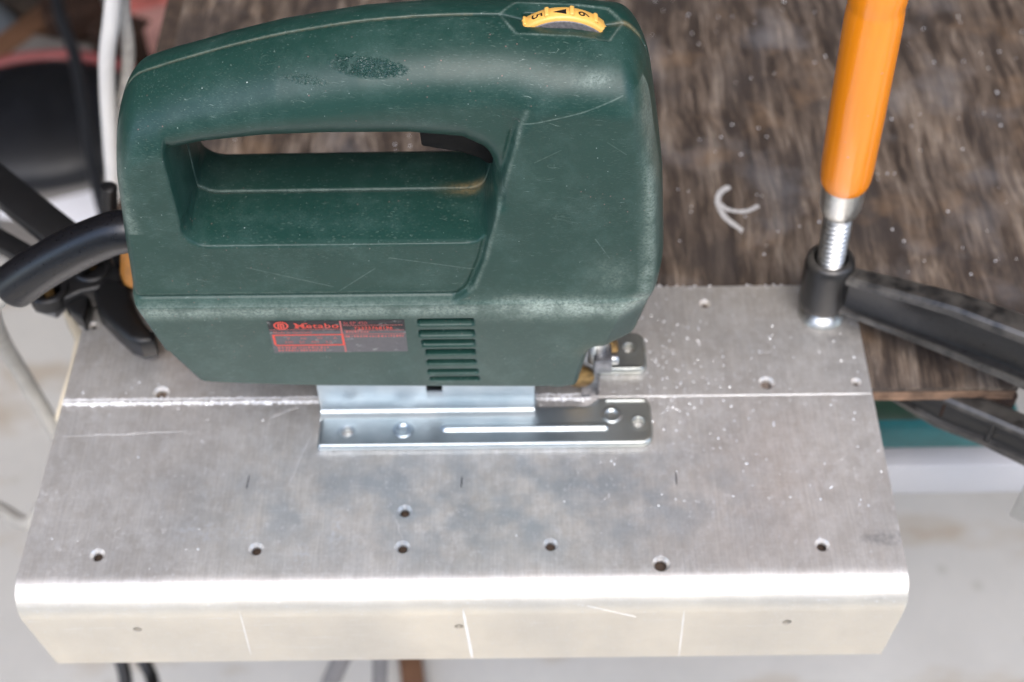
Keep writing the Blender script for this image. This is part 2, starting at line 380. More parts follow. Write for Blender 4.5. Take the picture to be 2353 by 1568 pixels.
def mat_label():
    t = NT("rating_label_film")
    f = t.noise(.5, detail=6, rough=.7)
    sx = t.t.nodes.new("ShaderNodeSeparateXYZ"); t.put(sx.inputs[0], t.v)
    faded = t.rng(t.ma('ADD', sx.outputs[2], t.rng(f, .3, .7, -1.5, 1.5)), 72.0, 74.6, 1, 0)
    rub = t.rng(t.noise(.35, t.mapv((.7, 1, 1.2), (0, 20, 0), (8, 0, 3)), detail=5), .60, .68)
    col = t.mix(t.ma('MULTIPLY', faded, t.rng(f, .3, .7, .7, 1)), (.004, .004, .007), (.10, .095, .10))
    col = t.mix(t.ma('MULTIPLY', rub, .55), col, (.26, .27, .26))
    return t.set(Base_Color=col, Roughness=t.rng(f, .3, .7, .3, .45), Specular_IOR_Level=.25)
def mat_ink(name, col, fade=.4):
    t = NT(name); f = t.noise(.9, detail=5)
    return t.set(Base_Color=t.mix(t.rng(f, .45, .7, 0, fade), col, (.22, .12, .11)), Roughness=.45)
def mat_earth():
    t = NT("earth"); n = t.noise(.02, detail=8, rough=.7); c = t.voro(.012, out=1)
    col = t.ramp(n, [(.3, (.012, .010, .008)), (.5, (.035, .026, .020)), (.62, (.07, .048, .034)), (.75, (.11, .10, .09))])
    return t.set(Base_Color=col, Roughness=.9, Normal=t.bump(n, 1., .02))
def mat_chrome_thread():
    t = NT("bright_steel"); f = t.noise(.8, detail=4)
    return t.set(Base_Color=t.mix(t.rng(f, .35, .7), (.52, .52, .50), (.64, .64, .61)), Roughness=t.rng(f, .3, .7, .3, .42), Metallic=1.)
def mat_rubber(name, col, rough=.4):
    t = NT(name); f = t.noise(.7, detail=5)
    c = t.mix(t.rng(f, .4, .75, 0, .5), col, tuple(x*1.8+.003 for x in col))
    return t.set(Base_Color=c, Roughness=t.rng(f, .3, .7, rough-.04, rough+.08), Normal=t.bump(t.noise(2., detail=3), .08, .0002))

GREEN = mat_green(); ALU = mat_alu(); BOARD = mat_board(); CONC = mat_concrete(); ZINC = mat_zinc(); CAST = mat_castblack()
ORANGE = mat_orange(); LABEL = mat_label(); EARTH = mat_earth(); STEEL = mat_chrome_thread()
RED = mat_ink("red_print", (.62, .045, .022), .35); REDF = mat_ink("faded_red_print", (.40, .085, .075), .7); REDD = mat_ink("dark_red_print", (.30, .02, .025), .5)
BLACKP = mat_rubber("black_plastic", (.0045, .0045, .005), .40); RUB = mat_rubber("black_rubber", (.004, .004, .0055), .30)
YEL = plain("yellow_plastic", (.84, .47, .11), .35, var=.06, scale=.4); INK = plain("black_print", (.006, .005, .006), .5, var=.1)
GREYF = plain("grey_dial_face", (.16, .15, .15), .55, var=.3, scale=1.2, bump=.3, bscale=2)
CHIP = plain("bright_aluminium_swarf", (.86, .86, .87), .35, .35, var=.1)
BURR = plain("freshly_cut_aluminium", (.88, .87, .86), .5, .25, var=.12, scale=.8, bump=.5, bscale=1.5)
PENC = plain("pencil_mark", (.05, .05, .055), .6); SCR = plain("scored_aluminium", (.92, .90, .86), .5, .3, var=.1)
ALUL = plain("scratched_aluminium", (.72, .71, .70), .5, .75, var=.15)
TRIG = plain("black_trigger_plastic", (.003, .003, .0035), .5, spec=.2)
CHALK = plain("chalk", (.50, .485, .465), .9, var=.35, scale=.8, bump=.4)
BRASS = plain("brass", (.26, .16, .06), .42, .8, var=.35, scale=.5, bump=.2); GREYS = plain("dull_steel", (.22, .22, .23), .45, .8, var=.3, scale=.4)
PLYL = plain("plywood_edge_light", (.20, .12, .075), .75, var=.45, scale=.12, bump=.5); PLYD = plain("plywood_edge_dark", (.055, .036, .025), .8, var=.4, scale=.15, bump=.4)
CREAM = plain("pale_wood", (.62, .55, .42), .55, var=.12, scale=.05); RUST = plain("rusty_steel", (.035, .016, .009), .8, .1, var=.5, scale=.15, bump=.5)
WHITEH = plain("white_hose_plastic", (.66, .64, .61), .4, var=.06, scale=.02); CORD = plain("grey_cord_sheath", (.42, .40, .36), .45, var=.15, scale=.06)
GREYC = plain("dark_grey_sheath", (.018, .020, .024), .5); PIPE = plain("grey_pipe_plastic", (.10, .115, .13), .5, var=.2, scale=.02)
BRICK = plain("red_brick_clay", (.42, .12, .10), .85, var=.3, scale=.05, bump=.5, bscale=.3); NAVY = plain("black_vinyl", (.005, .006, .009), .55, var=.3, scale=.02)
PIPING = plain("red_piping_vinyl", (.25, .06, .06), .5, var=.2, scale=.03); FOAM = plain("white_foam_board", (.80, .81, .86), .6, var=.05)
SLAB = plain("grey_paving", (.17, .16, .15), .85, var=.2, scale=.02, bump=.4, bscale=.1); TEAL = plain("teal_plastic", (.02, .16, .17), .4, var=.35, scale=.03)
DKGREEN = plain("dark_green_plastic", (.008, .045, .022), .5, var=.2, scale=.05); WBEAM = plain("white_painted_wood", (.46, .46, .48), .5, var=.06, scale=.02)
GBEAM = plain("grey_weathered_wood", (.2, .19, .19), .7, var=.12, scale=.02); BWOOD = plain("brown_wood", (.13, .065, .035), .6, var=.3, scale=.03)
SKYMASK = plain("sky_mask_grey", (.34, .32, .28), .8, var=.2, scale=.002)  # for the sky-blocking wall added out of view
BOUNCE = plain("bounce_ground_cream", (.84, .75, .60), .85, var=.06, scale=.003)  # bright cream for the added bounce ground
SHADEW = plain("shade_roof_brown", (.40, .35, .31), .8, var=.2, scale=.004)  # for the added roof and walls that shade the bench

# ------------------------------------------------------------------ structure: floor, earth, unseen surfaces added to shape the light
FZ = -600.0
def sheet(name, x0, x1, y0, y1, z, mat, n=1):
    xs = np.linspace(x0, x1, n+1); ys = np.linspace(y0, y1, n+1)
    V = [(x, y, z) for y in ys for x in xs]; F = [(j*(n+1)+i, j*(n+1)+i+1, (j+1)*(n+1)+i+1, (j+1)*(n+1)+i) for j in range(n) for i in range(n)]
    return obj(name, V, F, mat)
tag(sheet("floor", -40000, 40000, -40000, 60000, FZ, CONC), kind='structure')
n = 60; V = []; F = []
xs = np.linspace(-2600, -250, n+1); ys = np.linspace(890, 3600, n+1); hh = RNG.random((n+1, n+1))*26
for j in range(n+1):
    for i in range(n+1): V.append((xs[i] + RNG.normal()*6, ys[j] + (RNG.normal()*8 if j else 0) + (24*math.sin(xs[i]/60) if j == 0 else 0), FZ + (5 if j == 0 else 6 + hh[j, i])))
for j in range(n):
    for i in range(n): F.append((j*(n+1)+i, j*(n+1)+i+1, (j+1)*(n+1)+i+1, (j+1)*(n+1)+i))
tag(obj("earth", V, F, EARTH), kind='structure')
bm = bmesh.new(); bm_box(bm, (0, 1550, 1400), (5200, 3700, 40)); tag(from_bm("added_shade_roof", bm, SHADEW), kind='structure')  # unseen roof, added to shade the bench and darken overhead reflections
bm = bmesh.new(); bm_box(bm, (0, 3420, 390), (5200, 60, 1940)); bm_box(bm, (-2560, 1400, 390), (60, 3900, 1940)); bm_box(bm, (2560, 1400, 390), (60, 3900, 1940))
tag(from_bm("added_shade_wall", bm, SHADEW), kind='structure')  # unseen walls, added so that light comes in from the front
bm = bmesh.new(); bm_box(bm, (0, -3600, 1100), (12000, 300, 3400)); tag(from_bm("added_sky_mask", bm, SKYMASK), kind='structure')  # unseen wall, added to mask the low front sky in reflections
tag(sheet("added_bounce_ground", -30000, 30000, -30000, -520, FZ+4, BOUNCE), kind='structure')  # unseen pale ground, added to bounce warm light onto the flange

# ------------------------------------------------------------------ surface nets
def surface_nets(Fv, org, h):
    """mesh of the zero set of a sampled field (negative inside)"""
    nx, ny, nz = Fv.shape; S = Fv < 0
    cnt = np.zeros((nx-1, ny-1, nz-1), np.uint8); acc = np.zeros((nx-1, ny-1, nz-1, 3), np.float32)
    cs = [(0, 0, 0), (1, 0, 0), (0, 1, 0), (1, 1, 0), (0, 0, 1), (1, 0, 1), (0, 1, 1), (1, 1, 1)]
    sl = lambda c: (slice(c[0], nx-1+c[0]), slice(c[1], ny-1+c[1]), slice(c[2], nz-1+c[2]))
    for a in range(8):
        for b in range(a+1, 8):
            d = [cs[b][k]-cs[a][k] for k in range(3)]
            if sum(map(abs, d)) != 1: continue
            fa = Fv[sl(cs[a])]; fb = Fv[sl(cs[b])]; idx = np.nonzero((fa < 0) != (fb < 0))
            t = fa[idx]/(fa[idx]-fb[idx]); cnt[idx] += 1
            for k in range(3): acc[idx+(k,)] += cs[a][k] + d[k]*t
    cell = np.nonzero(cnt); vid = -np.ones(cnt.shape, np.int64); vid[cell] = np.arange(len(cell[0]))
    P = np.stack(cell, 1) + acc[cell]/cnt[cell][:, None]; P = P*np.array(h) + np.array(org)
    quads = []
    for ax in range(3):
        o1, o2 = (ax+1) % 3, (ax+2) % 3
        lo = [slice(1, -1)]*3; hi = [slice(1, -1)]*3; lo[ax] = slice(0, -1); hi[ax] = slice(1, None)
        s0 = S[tuple(lo)]; s1 = S[tuple(hi)]; idx = np.nonzero(s0 != s1)
        g = [idx[0].copy(), idx[1].copy(), idx[2].copy()]
        for k in range(3):
            if k != ax: g[k] = g[k]+1
        def c(d1, d2):
            q = [g[0], g[1], g[2]]; q = [x.copy() for x in q]; q[o1] = q[o1]-d1; q[o2] = q[o2]-d2; return vid[q[0], q[1], q[2]]
        Q = np.stack([c(1, 1), c(0, 1), c(0, 0), c(1, 0)], 1); flip = s1[idx]; Q[flip] = Q[flip][:, ::-1]; quads.append(Q)
    return P, np.concatenate(quads)
def sdf_poly(X, Z, poly):
    poly = np.array(poly, float); d = np.full(X.shape, 1e9); ins = np.zeros(X.shape, bool)
    for i in range(len(poly)):
        a = poly[i]; b = poly[(i+1) % len(poly)]; e = b-a
        t = np.clip(((X-a[0])*e[0]+(Z-a[1])*e[1])/(e@e), 0, 1)
        d = np.minimum(d, np.hypot(X-a[0]-t*e[0], Z-a[1]-t*e[1]))
        c = ((a[1] <= Z) & (b[1] > Z)) | ((b[1] <= Z) & (a[1] > Z))
        xi = a[0] + (Z-a[1])/(e[1] if abs(e[1]) > 1e-9 else 1e-9)*e[0]; ins ^= c & (X < xi)
    return np.where(ins, -d, d)
def round_poly(pts, rads, n=6):
    out = []; m = len(pts)
    for i in range(m):
        p = Vector(pts[i]); a = Vector(pts[i-1])-p; b = Vector(pts[(i+1) % m])-p; r = rads[i] if hasattr(rads, '__len__') else rads
        if r <= 0: out.append(tuple(p)); continue
        d = min(r, a.length*.48, b.length*.48); A = p + a.normalized()*d; B = p + b.normalized()*d
        for k in range(n+1): t = k/n; out.append(tuple(A*(1-t)**2 + p*2*t*(1-t) + B*t*t))
    return out
def sstep(x, a, b): t = np.clip((x-a)/(b-a), 0, 1); return t*t*(3-2*t)

# ------------------------------------------------------------------ the jigsaw
saw = thing("jigsaw", "dark green jigsaw with scuffed housing standing on the aluminium sheet", "jigsaw")
VENTS = [(79.1, 3.1, -31.9, -13.0), (72.3, 2.9, -31.8, -13.0), (66.3, 2.8, -31.1, -12.9), (60.2, 2.6, -30.2, -13.0), (54.0, 2.4, -30.1, -12.9), (48.0, 2.2, -30.0, -12.4), (42.8, 1.9, -29.5, -12.2)]
def belly_w(z): return 23.0 + 4.0*(z-35)/51
def housing_fields(X, Z):
    out = round_poly([(-129, 116), (-132.2, 86), (-127.5, 62), (-117, 37.3), (-97, 35.2), (-70, 33.4), (10, 31.2), (27, 31.8), (29.3, 47), (31, 57), (48, 60), (51.8, 80), (53.2, 100), (50.2, 135), (43.9, 172), (40.5, 183.4),
                      (20, 186.9), (3, 188), (-21, 188.2), (-44, 186.4), (-69, 181.8), (-86, 177.2), (-104, 171.4), (-121.8, 164.8), (-126, 140)],
                     [20, 2, 8, 5, 8, 8, 4, 3, 3, 3, 3, 12, 14, 16, 14, 5, 10, 12, 12, 14, 14, 14, 12, 9, 14])
    hole = round_poly([(-105, 119.5), (-104.6, 143), (-95, 148.6), (-76, 150.9), (-56, 151.6), (-30, 151.4), (-14, 149.4), (-5.5, 143.5), (-5.8, 128), (-9, 116.2), (-101, 115.9)],
                      [3, 5, 8, 8, 8, 8, 6, 6, 6, 6, 4])
    to = -sdf_poly(X, Z, out); th = sdf_poly(X, Z, hole)
    ztp = np.interp(X, [-140, -121, -104, -86, -69, -44, -21, 3, 20, 40, 60], [156.5, 165.2, 171.4, 177.2, 181.8, 186.4, 188.2, 188, 186.9, 184.2, 181])
    slope = np.interp(X, [-125, -86, -44, -10, 40], [.36, .30, .16, 0, .12]); dtop = (ztp-Z)/np.sqrt(1+slope**2)
    xl_ = np.interp(Z, [60, 86, 116, 140, 165, 180], [-127.3, -132.2, -129, -126, -121.8, -119])
    xr_ = np.interp(Z, [60, 80, 100, 135, 172, 185, 195], [48, 51.8, 53.2, 50.2, 43.9, 41.2, 39.5])
    side = np.where(Z > 61, np.minimum(X-xl_, xr_-X), to)
    e_top = np.maximum(0, 1-dtop/17.5); e_side = np.maximum(0, 1-side/(5.5 + 3.5*sstep(Z, 140, 158))); e_bot = np.maximum(0, 1-to/1.5)*(Z < 75)
    e_top = np.minimum(e_top, 1.3); e_side = np.minimum(e_side, 1.3)
    eo2 = (e_top**2.4 + e_side**2.4 + e_bot**2.4)**(2/2.4)
    zht = np.interp(X, [-105, -95, -76, -56, -30, -14, -5.5, 0], [146.5, 148.6, 150.9, 151.6, 151.4, 149.4, 144.0, 140])
    e_ht = np.maximum(0, 1-np.maximum(Z-zht, 0)/18.)*np.where(X < -50, sstep(X, -104.95, -104.45)*sstep(Z, 117, 119), (1-sstep(X, -8, 2.5))*sstep(Z, 128, 136))
    lft = (X < -104.7) & (Z > 124); thr = np.where(lft, -104.7-X, th)
    e_rim = np.maximum(0, 1-np.maximum(thr, 0)/2.0)*np.where(lft, 1-sstep(Z, 148, 166), 1)
    eh2 = (e_ht**3 + e_rim**3)**(2/3.)
    xs_ = np.interp(Z, [88, 89.5, 92, 95, 108, 140, 166, 179, 190], [-19.5, -17.5, -14.5, -12.8, -8.8, -2.6, 3, 7.5, 11])
    s = X - xs_; soft = 0.7 + 10*sstep(Z, 158, 178)
    head = sstep(s, -soft, soft)
    grip = sstep(Z, 132, 150)*sstep(X, -107, -96)
    wp = 24.2 - .6*grip
    wd = wp*(1-head) + 26.4*head
    # groove round the handle panel
    dg = np.where(X < xs_, np.abs(Z-89.4), 1e3); ds = np.where((Z > 89) & (Z < 168), np.abs(s+.9), 1e3); dd = np.minimum(dg, ds)
    wd = wd - 1.3*np.exp(-(dd/.85)**2)*np.where(ds < dg, .55, 1)
    bel = sstep(-Z, -88.6, -87.2); wb = belly_w(np.minimum(Z, 86.5))
    wd = wd*(1-bel) + wb*bel
    # chamfered nose
    xc = 27 + (Z-38)*(40-27)/50.; wd = wd - np.clip(X-xc, 0, 40)*.62*sstep(-Z, -92, -82)
    # air slots
    for zt, hgt, x0, x1 in VENTS:
        m = np.minimum(np.minimum(X-x0, x1-X), np.minimum(zt-Z, Z-(zt-hgt))); wd = wd - 6.0*sstep(m, -.35, .35)
    return to, th, eo2 + eh2, None, np.maximum(wd, 2.), s
h = .6; xs = np.arange(-135, 56.5, h); ys = np.arange(-28.2, .9, h); zs = np.arange(28.5, 191, h)
X, Z = np.meshgrid(xs, zs, indexing='ij'); to, th, E2, _, wd, sx_ = housing_fields(X, Z)
E2 = E2.astype(np.float32)
Y = ys[None, :, None].astype(np.float32)
FV = (np.sqrt(E2[:, None, :] + (Y/wd[:, None, :].astype(np.float32))**2) - 1)*np.minimum(wd, 8)[:, None, :].astype(np.float32)
FV = np.maximum(FV, np.maximum(-to, -th)[:, None, :].astype(np.float32))
# dial pit at the top seam: hexagonal, sloping sides
hexp = [(-2.2, 0), (2.6, -8.0), (30.6, -8.4), (35.0, 0), (30.6, 8), (2.6, 8)]
XY, YY = np.meshgrid(xs, ys, indexing='ij'); pit = np.full(XY.shape, 6.0)
for i_ in range(6):
    a = np.array(hexp[i_], float); b = np.array(hexp[(i_+1) % 6], float); e = b-a; nrm_ = np.array((-e[1], e[0]))/np.hypot(*e); c_ = np.mean(hexp, axis=0)
    if (c_-a) @ nrm_ < 0: nrm_ = -nrm_
    pit = np.minimum(pit, .12 + (.34 if i_ == 1 else .42 if i_ == 4 else .36)*((XY-a[0])*nrm_[0]+(YY-a[1])*nrm_[1]))
pit = np.where(pit > .1, pit, -5.0)
slot = -sdf_poly(XY, YY, [(5.0, -3.3), (28.5, -3.3), (28.5, 3.4), (5.0, 3.4)]); pit = np.where(slot > 0, 14, pit)
ztop = np.interp(xs, [-2, 3, 20, 40], [188, 188, 186.9, 183.2])
drop = 17*(1-np.sqrt(np.clip(1-(ys/26.4)**2, 0, 1)))
zsurf = ztop[:, None] - drop[None, :]
FV = np.maximum(FV, (zs[None, None, :] - (zsurf - pit)[:, :, None]).astype(np.float32)*.6)
FV = np.maximum(FV, (Y + .10) + 0*FV)
FV = FV + (.10*np.exp(-((Y+.1)/.7)**2)).astype(np.float32)
P, Q = surface_nets(FV.astype(np.float32), (xs[0], ys[0], zs[0]), (h, h, h)); del FV
# wear: pale rubbed edges, where hands and benches have rubbed
px, py, pz = P.T
xs_v = np.interp(pz, [88, 95, 108, 140, 166, 179, 190], [-19.5, -12.8, -8.8, -2.6, 3, 7.5, 11])
low = RNG.random(len(P))
wear = np.zeros(len(P))
wear = np.maximum(wear, .70*np.exp(-((pz-84.2)/3.2)**2)*(py < -18))                                   # belly ridge
wear = np.maximum(wear, 1.25*np.exp(-((pz-84.6)/4.8)**2)*(py < -18)*sstep(px, -30, 10))
wear = np.maximum(wear, .45*np.exp(-((pz-90.6)/.8)**2)*(py < -20)*(px < -18))
wear = np.maximum(wear, .50*np.exp(-((px-(46.2-(np.abs(pz-105)/90)**2*8))/2.8)**2)*(py < -14)*(pz > 84)*(pz < 176))     # front corner
wear = np.maximum(wear, .40*np.exp(-((px+122.5)/2.5)**2)*(pz > 120)*(pz < 165)*(py < -10))
wear = np.maximum(wear, .35*np.exp(-((px-xs_v-.9)/.7)**2)*(pz > 92)*(pz < 172)*(py < -20))
wear = np.maximum(wear, .15*np.exp(-((py+.45)/.3)**2)*(pz > 150)*(px < -20)); wear = np.maximum(wear, .06*np.exp(-((py+.45)/.3)**2)*(pz > 150))                                      # seam lip
wear = np.maximum(wear, .30*np.exp(-((py+.5)/.5)**2)*(pz > 100)*(pz < 135)*(px > -106)*(px < 0))
wear = np.maximum(wear, .55*np.exp(-((px-25)/5)**2-((pz-179.4)/1.5)**2)*(py < -10))
wear = np.maximum(wear, .30*np.exp(-((px-34)/7)**2-((pz-100)/9)**2)*(py < -20))
dp = np.abs(-sdf_poly(px, py, hexp)); wear = np.maximum(wear, .5*np.exp(-(dp/.4)**2)*(pz > 175))
dirt = .8*np.exp(-((px+13)/7)**2-((pz-117.5)/2.5)**2-((py+1)/2)**2) + .3*np.exp(-((py+.4)/.35)**2)*(pz > 160)*(px < -10)*.6 + .5*np.exp(-((px-37)/4)**2-((py+.5)/1)**2)*(pz > 178)
dirt = dirt + .3*np.exp(-((px-35)/8)**2-((pz-58)/4)**2)
def half(name, sgn, label):
    o = obj(name, P*np.array([1, sgn if sgn > 0 else -np.where(1, .86, 1), 1]), Q if sgn > 0 else Q[:, ::-1], GREEN, saw, smooth=True, label=label)
    for nm, arr in (("wear", wear), ("dirt", dirt)):
        a = o.data.attributes.new(nm, 'FLOAT', 'POINT'); a.data.foreach_set("value", arr.astype(np.float32))
    return o
half("housing_shell", 1, "near half of the green housing with the label and air slots")
half("housing_shell", -1, "far half of the green housing beyond the seam")

# rating label on the belly
lab = []; z0, z1 = 60.0, 79.3
def lp(x, z, lift=.12): return (x, -(belly_w(z))-lift, z)
nx_, nz_ = 24, 4
top = [z1 - .35*abs(math.sin(k*1.7))*(1 if k in (4, 5, 6, 12, 13, 19) else .25) for k in range(nx_+1)]
V = []; F = []
for j in range(nz_+1):
    for i in range(nx_+1):
        zz = z0 + (top[i]-z0)*j/nz_; V.append(lp(-84.6 + 47.8*i/nx_, zz, .12))
for j in range(nz_):
    for i in range(nx_): F.append((j*(nx_+1)+i, j*(nx_+1)+i+1, (j+1)*(nx_+1)+i+1, (j+1)*(nx_+1)+i))
lab = obj("rating_label", V, F, LABEL, saw)
def text_mesh(s, size, xoff=0, bold=0., sx=1., space=1.):
    c = bpy.data.curves.new("t", 'FONT'); c.body = s; c.size = size; c.offset = bold; c.space_character = space; c.resolution_u = 3
    o = bpy.data.objects.new("t", c); COL.objects.link(o)
    dg = bpy.context.evaluated_depsgraph_get(); dg.update(); me = bpy.data.meshes.new_from_object(o.evaluated_get(dg))
    V = [(v.co.x*sx, v.co.y) for v in me.vertices]; F = [tuple(p.vertices) for p in me.polygons]
    bpy.data.objects.remove(o); bpy.data.curves.remove(c); bpy.data.meshes.remove(me); return V, F
def lab_text(name, s, x, z, size, mat, bold=0., sx=1., space=1., lift=.2):
    V, F = text_mesh(s, size, bold=bold, sx=sx, space=space)
    return obj(name, [lp(x+a, z+b, lift) for a, b in V], F, mat, lab)
def lab_rects(name, rects, mat, lift=.2):
    V = []; F = []
    for x0, za, x1, zb in rects:
        k = len(V); V += [lp(x0, za, lift), lp(x1, za, lift), lp(x1, zb, lift), lp(x0, zb, lift)]; F.append((k, k+1, k+2, k+3))
    return obj(name, V, F, mat, lab)
lab_text("lettering", "Metabo", -75.4, 74.9, 3.9, RED, .03, 1.24, 1.06)
serif = []
for x in (-75.2, -72.6): serif += [(x-.25, 74.85, x+1.35, 75.3)]
lab_rects("letter_serif", serif + [(-75.5, 77.35, -74.5, 77.8), (-71.8, 77.35, -70.7, 77.8)], RED, .21)
lab_text("lettering", "St EP 450", -58.3, 76.9, 2.2, REDD, .02, 1.0)
lab_text("lettering", "72335768196", -54.8, 73.75, 2.35, RED, .015, .98, 1.08)
lab_text("lettering", "Made in Germany", -83.3, 71.9, 1.9, REDF, .01, 1.0)
lab_text("lettering", "V       Hz       W       A", -79.0, 68.3, 1.7, REDF, .03, 1.12)
lab_text("lettering", "220    50    450    2,2", -80.0, 66.0, 1.7, REDF, .02, 1.15)
lab_rects("printed_frame", [(-83.9, 70.55, -58.8, 71.2), (-83.4, 64.3, -58.8, 65.0), (-83.9, 65.0, -83.1, 70.55), (-59.6, 65.0, -58.8, 70.55)], RED)
lab_rects("printed_rule", [(-59.5, 71.2, -58.9, 79.0), (-59.3, 60.2, -58.7, 64.3), (-58.4, 76.1, -37.6, 76.35), (-58.4, 73.1, -37.4, 73.35), (-58.4, 70.9, -37.2, 71.2), (-84.2, 74.0, -59.6, 74.25)], REDF)
rr = []; rnd = random.Random(3)
for zz, xa, xb, g in ((69.2, -58.2, -37.4, .35), (62.6, -83.0, -64.5, .4), (61.0, -83.0, -66, .4), (71.9, -57.8, -50.5, .3)):
    x = xa
    while x < xb:
        l = rnd.uniform(.35, .9); rr.append((x, zz, x+l, zz+rnd.choice((.8, 1.0, 1.15)))); x += l+rnd.uniform(.2, g+.25)
lab_rects("small_print", rr, REDF)
# round emblem: ring with an m of three bars
V = []; F = []; c0 = (-80.0, 76.45); N = 40
for k in range(N):
    a = 2*math.pi*k/N
    for r in (2.55, 1.95): V.append(lp(c0[0]+r*1.02*math.cos(a), c0[1]+r*math.sin(a)*.92, .2))
for k in range(N): F.append((2*k, 2*((k+1) % N), 2*((k+1) % N)+1, 2*k+1))
for x in (-1.15, -.25, .65):
    k = len(V); V += [lp(c0[0]+x-.1, c0[1]-1.9, .2), lp(c0[0]+x+.5, c0[1]-1.9, .2), lp(c0[0]+x+.5, c0[1]+.75, .2), lp(c0[0]+x-.1, c0[1]+.75, .2)]; F.append((k, k+1, k+2, k+3))
k = len(V); V += [lp(c0[0]-1.2, c0[1]+.75, .2), lp(c0[0]+1.15, c0[1]+.75, .2), lp(c0[0]+.8, c0[1]+1.35, .2), lp(c0[0]-.9, c0[1]+1.35, .2)]; F.append((k, k+1, k+2, k+3))
obj("emblem", V, F, RED, lab)

# speed dial
DC = (16.6, 0, 170.4); DR = 18.3; yf, yb = -2.7, 2.6
bm = bmesh.new(); rings = []
prof = [(13.2, yf), (DR-1.0, yf), (DR-.35, yf+.25), (DR, yf+.9), (DR, yb-.6), (DR-.6, yb), (13.2, yb)]
N = 96
for r, yy in prof: rings.append([bm.verts.new((DC[0]+r*math.sin(2*math.pi*k/N), yy, DC[2]+r*math.cos(2*math.pi*k/N))) for k in range(N)])
for r0, r1 in zip(rings, rings[1:]):
    for k in range(N): bm.faces.new((r0[k], r0[(k+1) % N], r1[(k+1) % N], r1[k]))
for k in range(N): bm.faces.new((rings[-1][k], rings[-1][(k+1) % N], rings[0][(k+1) % N], rings[0][k]))
dial = from_bm("speed_dial", bm, YEL, saw, True, angle=50)
lathe("dial_face", [(0, 0), (16.6, 0), (16.9, .3), (16.9, 1.2)], (DC[0], yf-.25, DC[2]), (0, 1, 0), GREYF, dial, 64)
for ang in (-38, -14.5, 9, 33, 57):
    a = math.radians(ang); c = Vector((DC[0]+(DR+.1)*math.sin(a), (yf+yb)/2+.2, DC[2]+(DR+.1)*math.cos(a)))
    box("grip_ridge", c, (1.5, yb-yf-1.2, 1.5), YEL, dial, Matrix.Rotation(a, 3, 'Y'), .55, 3)
def on_dial(u, y, lift=.06):   # u: arc length from the dial's top towards +x
    a = u/DR; return (DC[0]+(DR+lift)*math.sin(a), y, DC[2]+(DR+lift)*math.cos(a))
for s, u0 in (("5", -9.5), ("6", 5.0)):
    V, F = text_mesh(s, 5.0, bold=.04, sx=.98)
    obj("numeral", [on_dial(u0 + b, 1.15 - a) for a, b in V], F, INK, dial)
tri = [(-2.9, -.1), (1.2, 1.05), (1.2, -1.35)]
obj("pointer_triangle", [on_dial(u, y) for u, y in tri + [(-.85, .45), (1.2, -.1), (-.85, -.75)]], [(0, 3, 5), (3, 1, 4), (3, 4, 5), (5, 4, 2)], INK, dial)

# trigger under the grip
tg = [(-28.3, 153), (-27.9, 142.2), (-22.2, 141.2), (-15.5, 139.6), (-9.6, 136.8), (-6.6, 134.0), (-4.8, 134.6), (-4.2, 138.2), (-5.4, 142.6), (-9, 147), (-14, 152)]
prism("trigger", round_poly(tg, .9, 3), (0, -1.0, 0), (1, 0, 0), (0, 0, 1), 13, TRIG, saw, .5)

# cord sleeve and cord
sl = spline([(-122, 0, 96.5), (-135, 0, 97.2), (-146, 0, 92.8), (-158, 0, 86.0), (-170, 0, 78.0), (-181, 0, 69.4)], 10)
m = len(sl); rad = [7.6 + .9*(i/(m-1)) for i in range(m)]
e = (sl[-1]-sl[-2]).normalized(); pts = sl + [sl[-1]+e*1.2, sl[-1]+e*1.8]; rad += [7.8, 6.2]
tube("cord_sleeve", pts, rad, RUB, saw, 40)
cd1 = [sl[-1], sl[-1]+e*10, at(-22, 720, 2, 30), at(8, 790, 2, -60), at(55, 868, 2, -110), at(122, 982, 2, -150), at(160, 1060, 2, -170), at(100, 1160, 2, -200), at(62, 1202, 2, -215), at(0, 1170, 2, -240), at(-70, 1130, 2, -270)]
tube("power_cord", spline(cd1, 12), 4.1, CORD, saw, 16)

# base plate: pressed shoe with a slot open to the front
bx = np.arange(-79, 60, .5); by = np.arange(-30, 36, .5); bz = np.arange(-1, 6.6, .5)
out = round_poly([(-76, -26), (55.5, -26), (55.5, -3.4), (34, -3.4), (31, -7.0), (10, -7.0), (9, 10.2), (55.5, 10.2), (55.5, 31), (-76, 31)], [1, 6, 5, 3, 2, 1.5, 1.5, 5, 6, 1])
BX, BY = np.meshgrid(bx, by, indexing='ij'); to = -sdf_poly(BX, BY, out)
H = np.full(BX.shape, 3.2)
def capsule(x0, x1, y, r): return np.hypot(BX-np.clip(BX, x0, x1), BY-y)-r
H += 1.1*sstep(-capsule(-26, 36.5, -17.8, 1.9), -.2, 1.5)                                   # pressed bead
for cx, cy in ((-42.5, -18.3), (39.5, -12.2)):
    d = np.hypot(BX-cx, BY-cy); H += .75*np.exp(-((d-2.9)/.7)**2) - .25*(d < 2.6)         # rivet bosses
H += .7*np.exp(-((BY+4.6)/.9)**2)*((BX > 37) & (BX < 54))                                  # raised lip beside the slot
H += .7*np.exp(-((BY-11.4)/.9)**2)*((BX > 37) & (BX < 54))
for cx, cy in ((-64.5, -18.8), (49.8, -16.0), (48.5, 22.0), (-64.5, 23)):
    d = np.hypot(BX-cx, BY-cy); H = np.where(d < 2.3, -2.0, H + .25*np.exp(-((d-2.9)/.6)**2))
tt = np.clip(to, 0, 1.5); rim = H - 1.5 + np.sqrt(np.maximum(1.5**2-(1.5-tt)**2, 0))        # rolled edge
Zb = bz[None, None, :]
FB = np.maximum(np.maximum((Zb-rim[:, :, None])*.8, -to[:, :, None] + 0*Zb), .25-Zb)
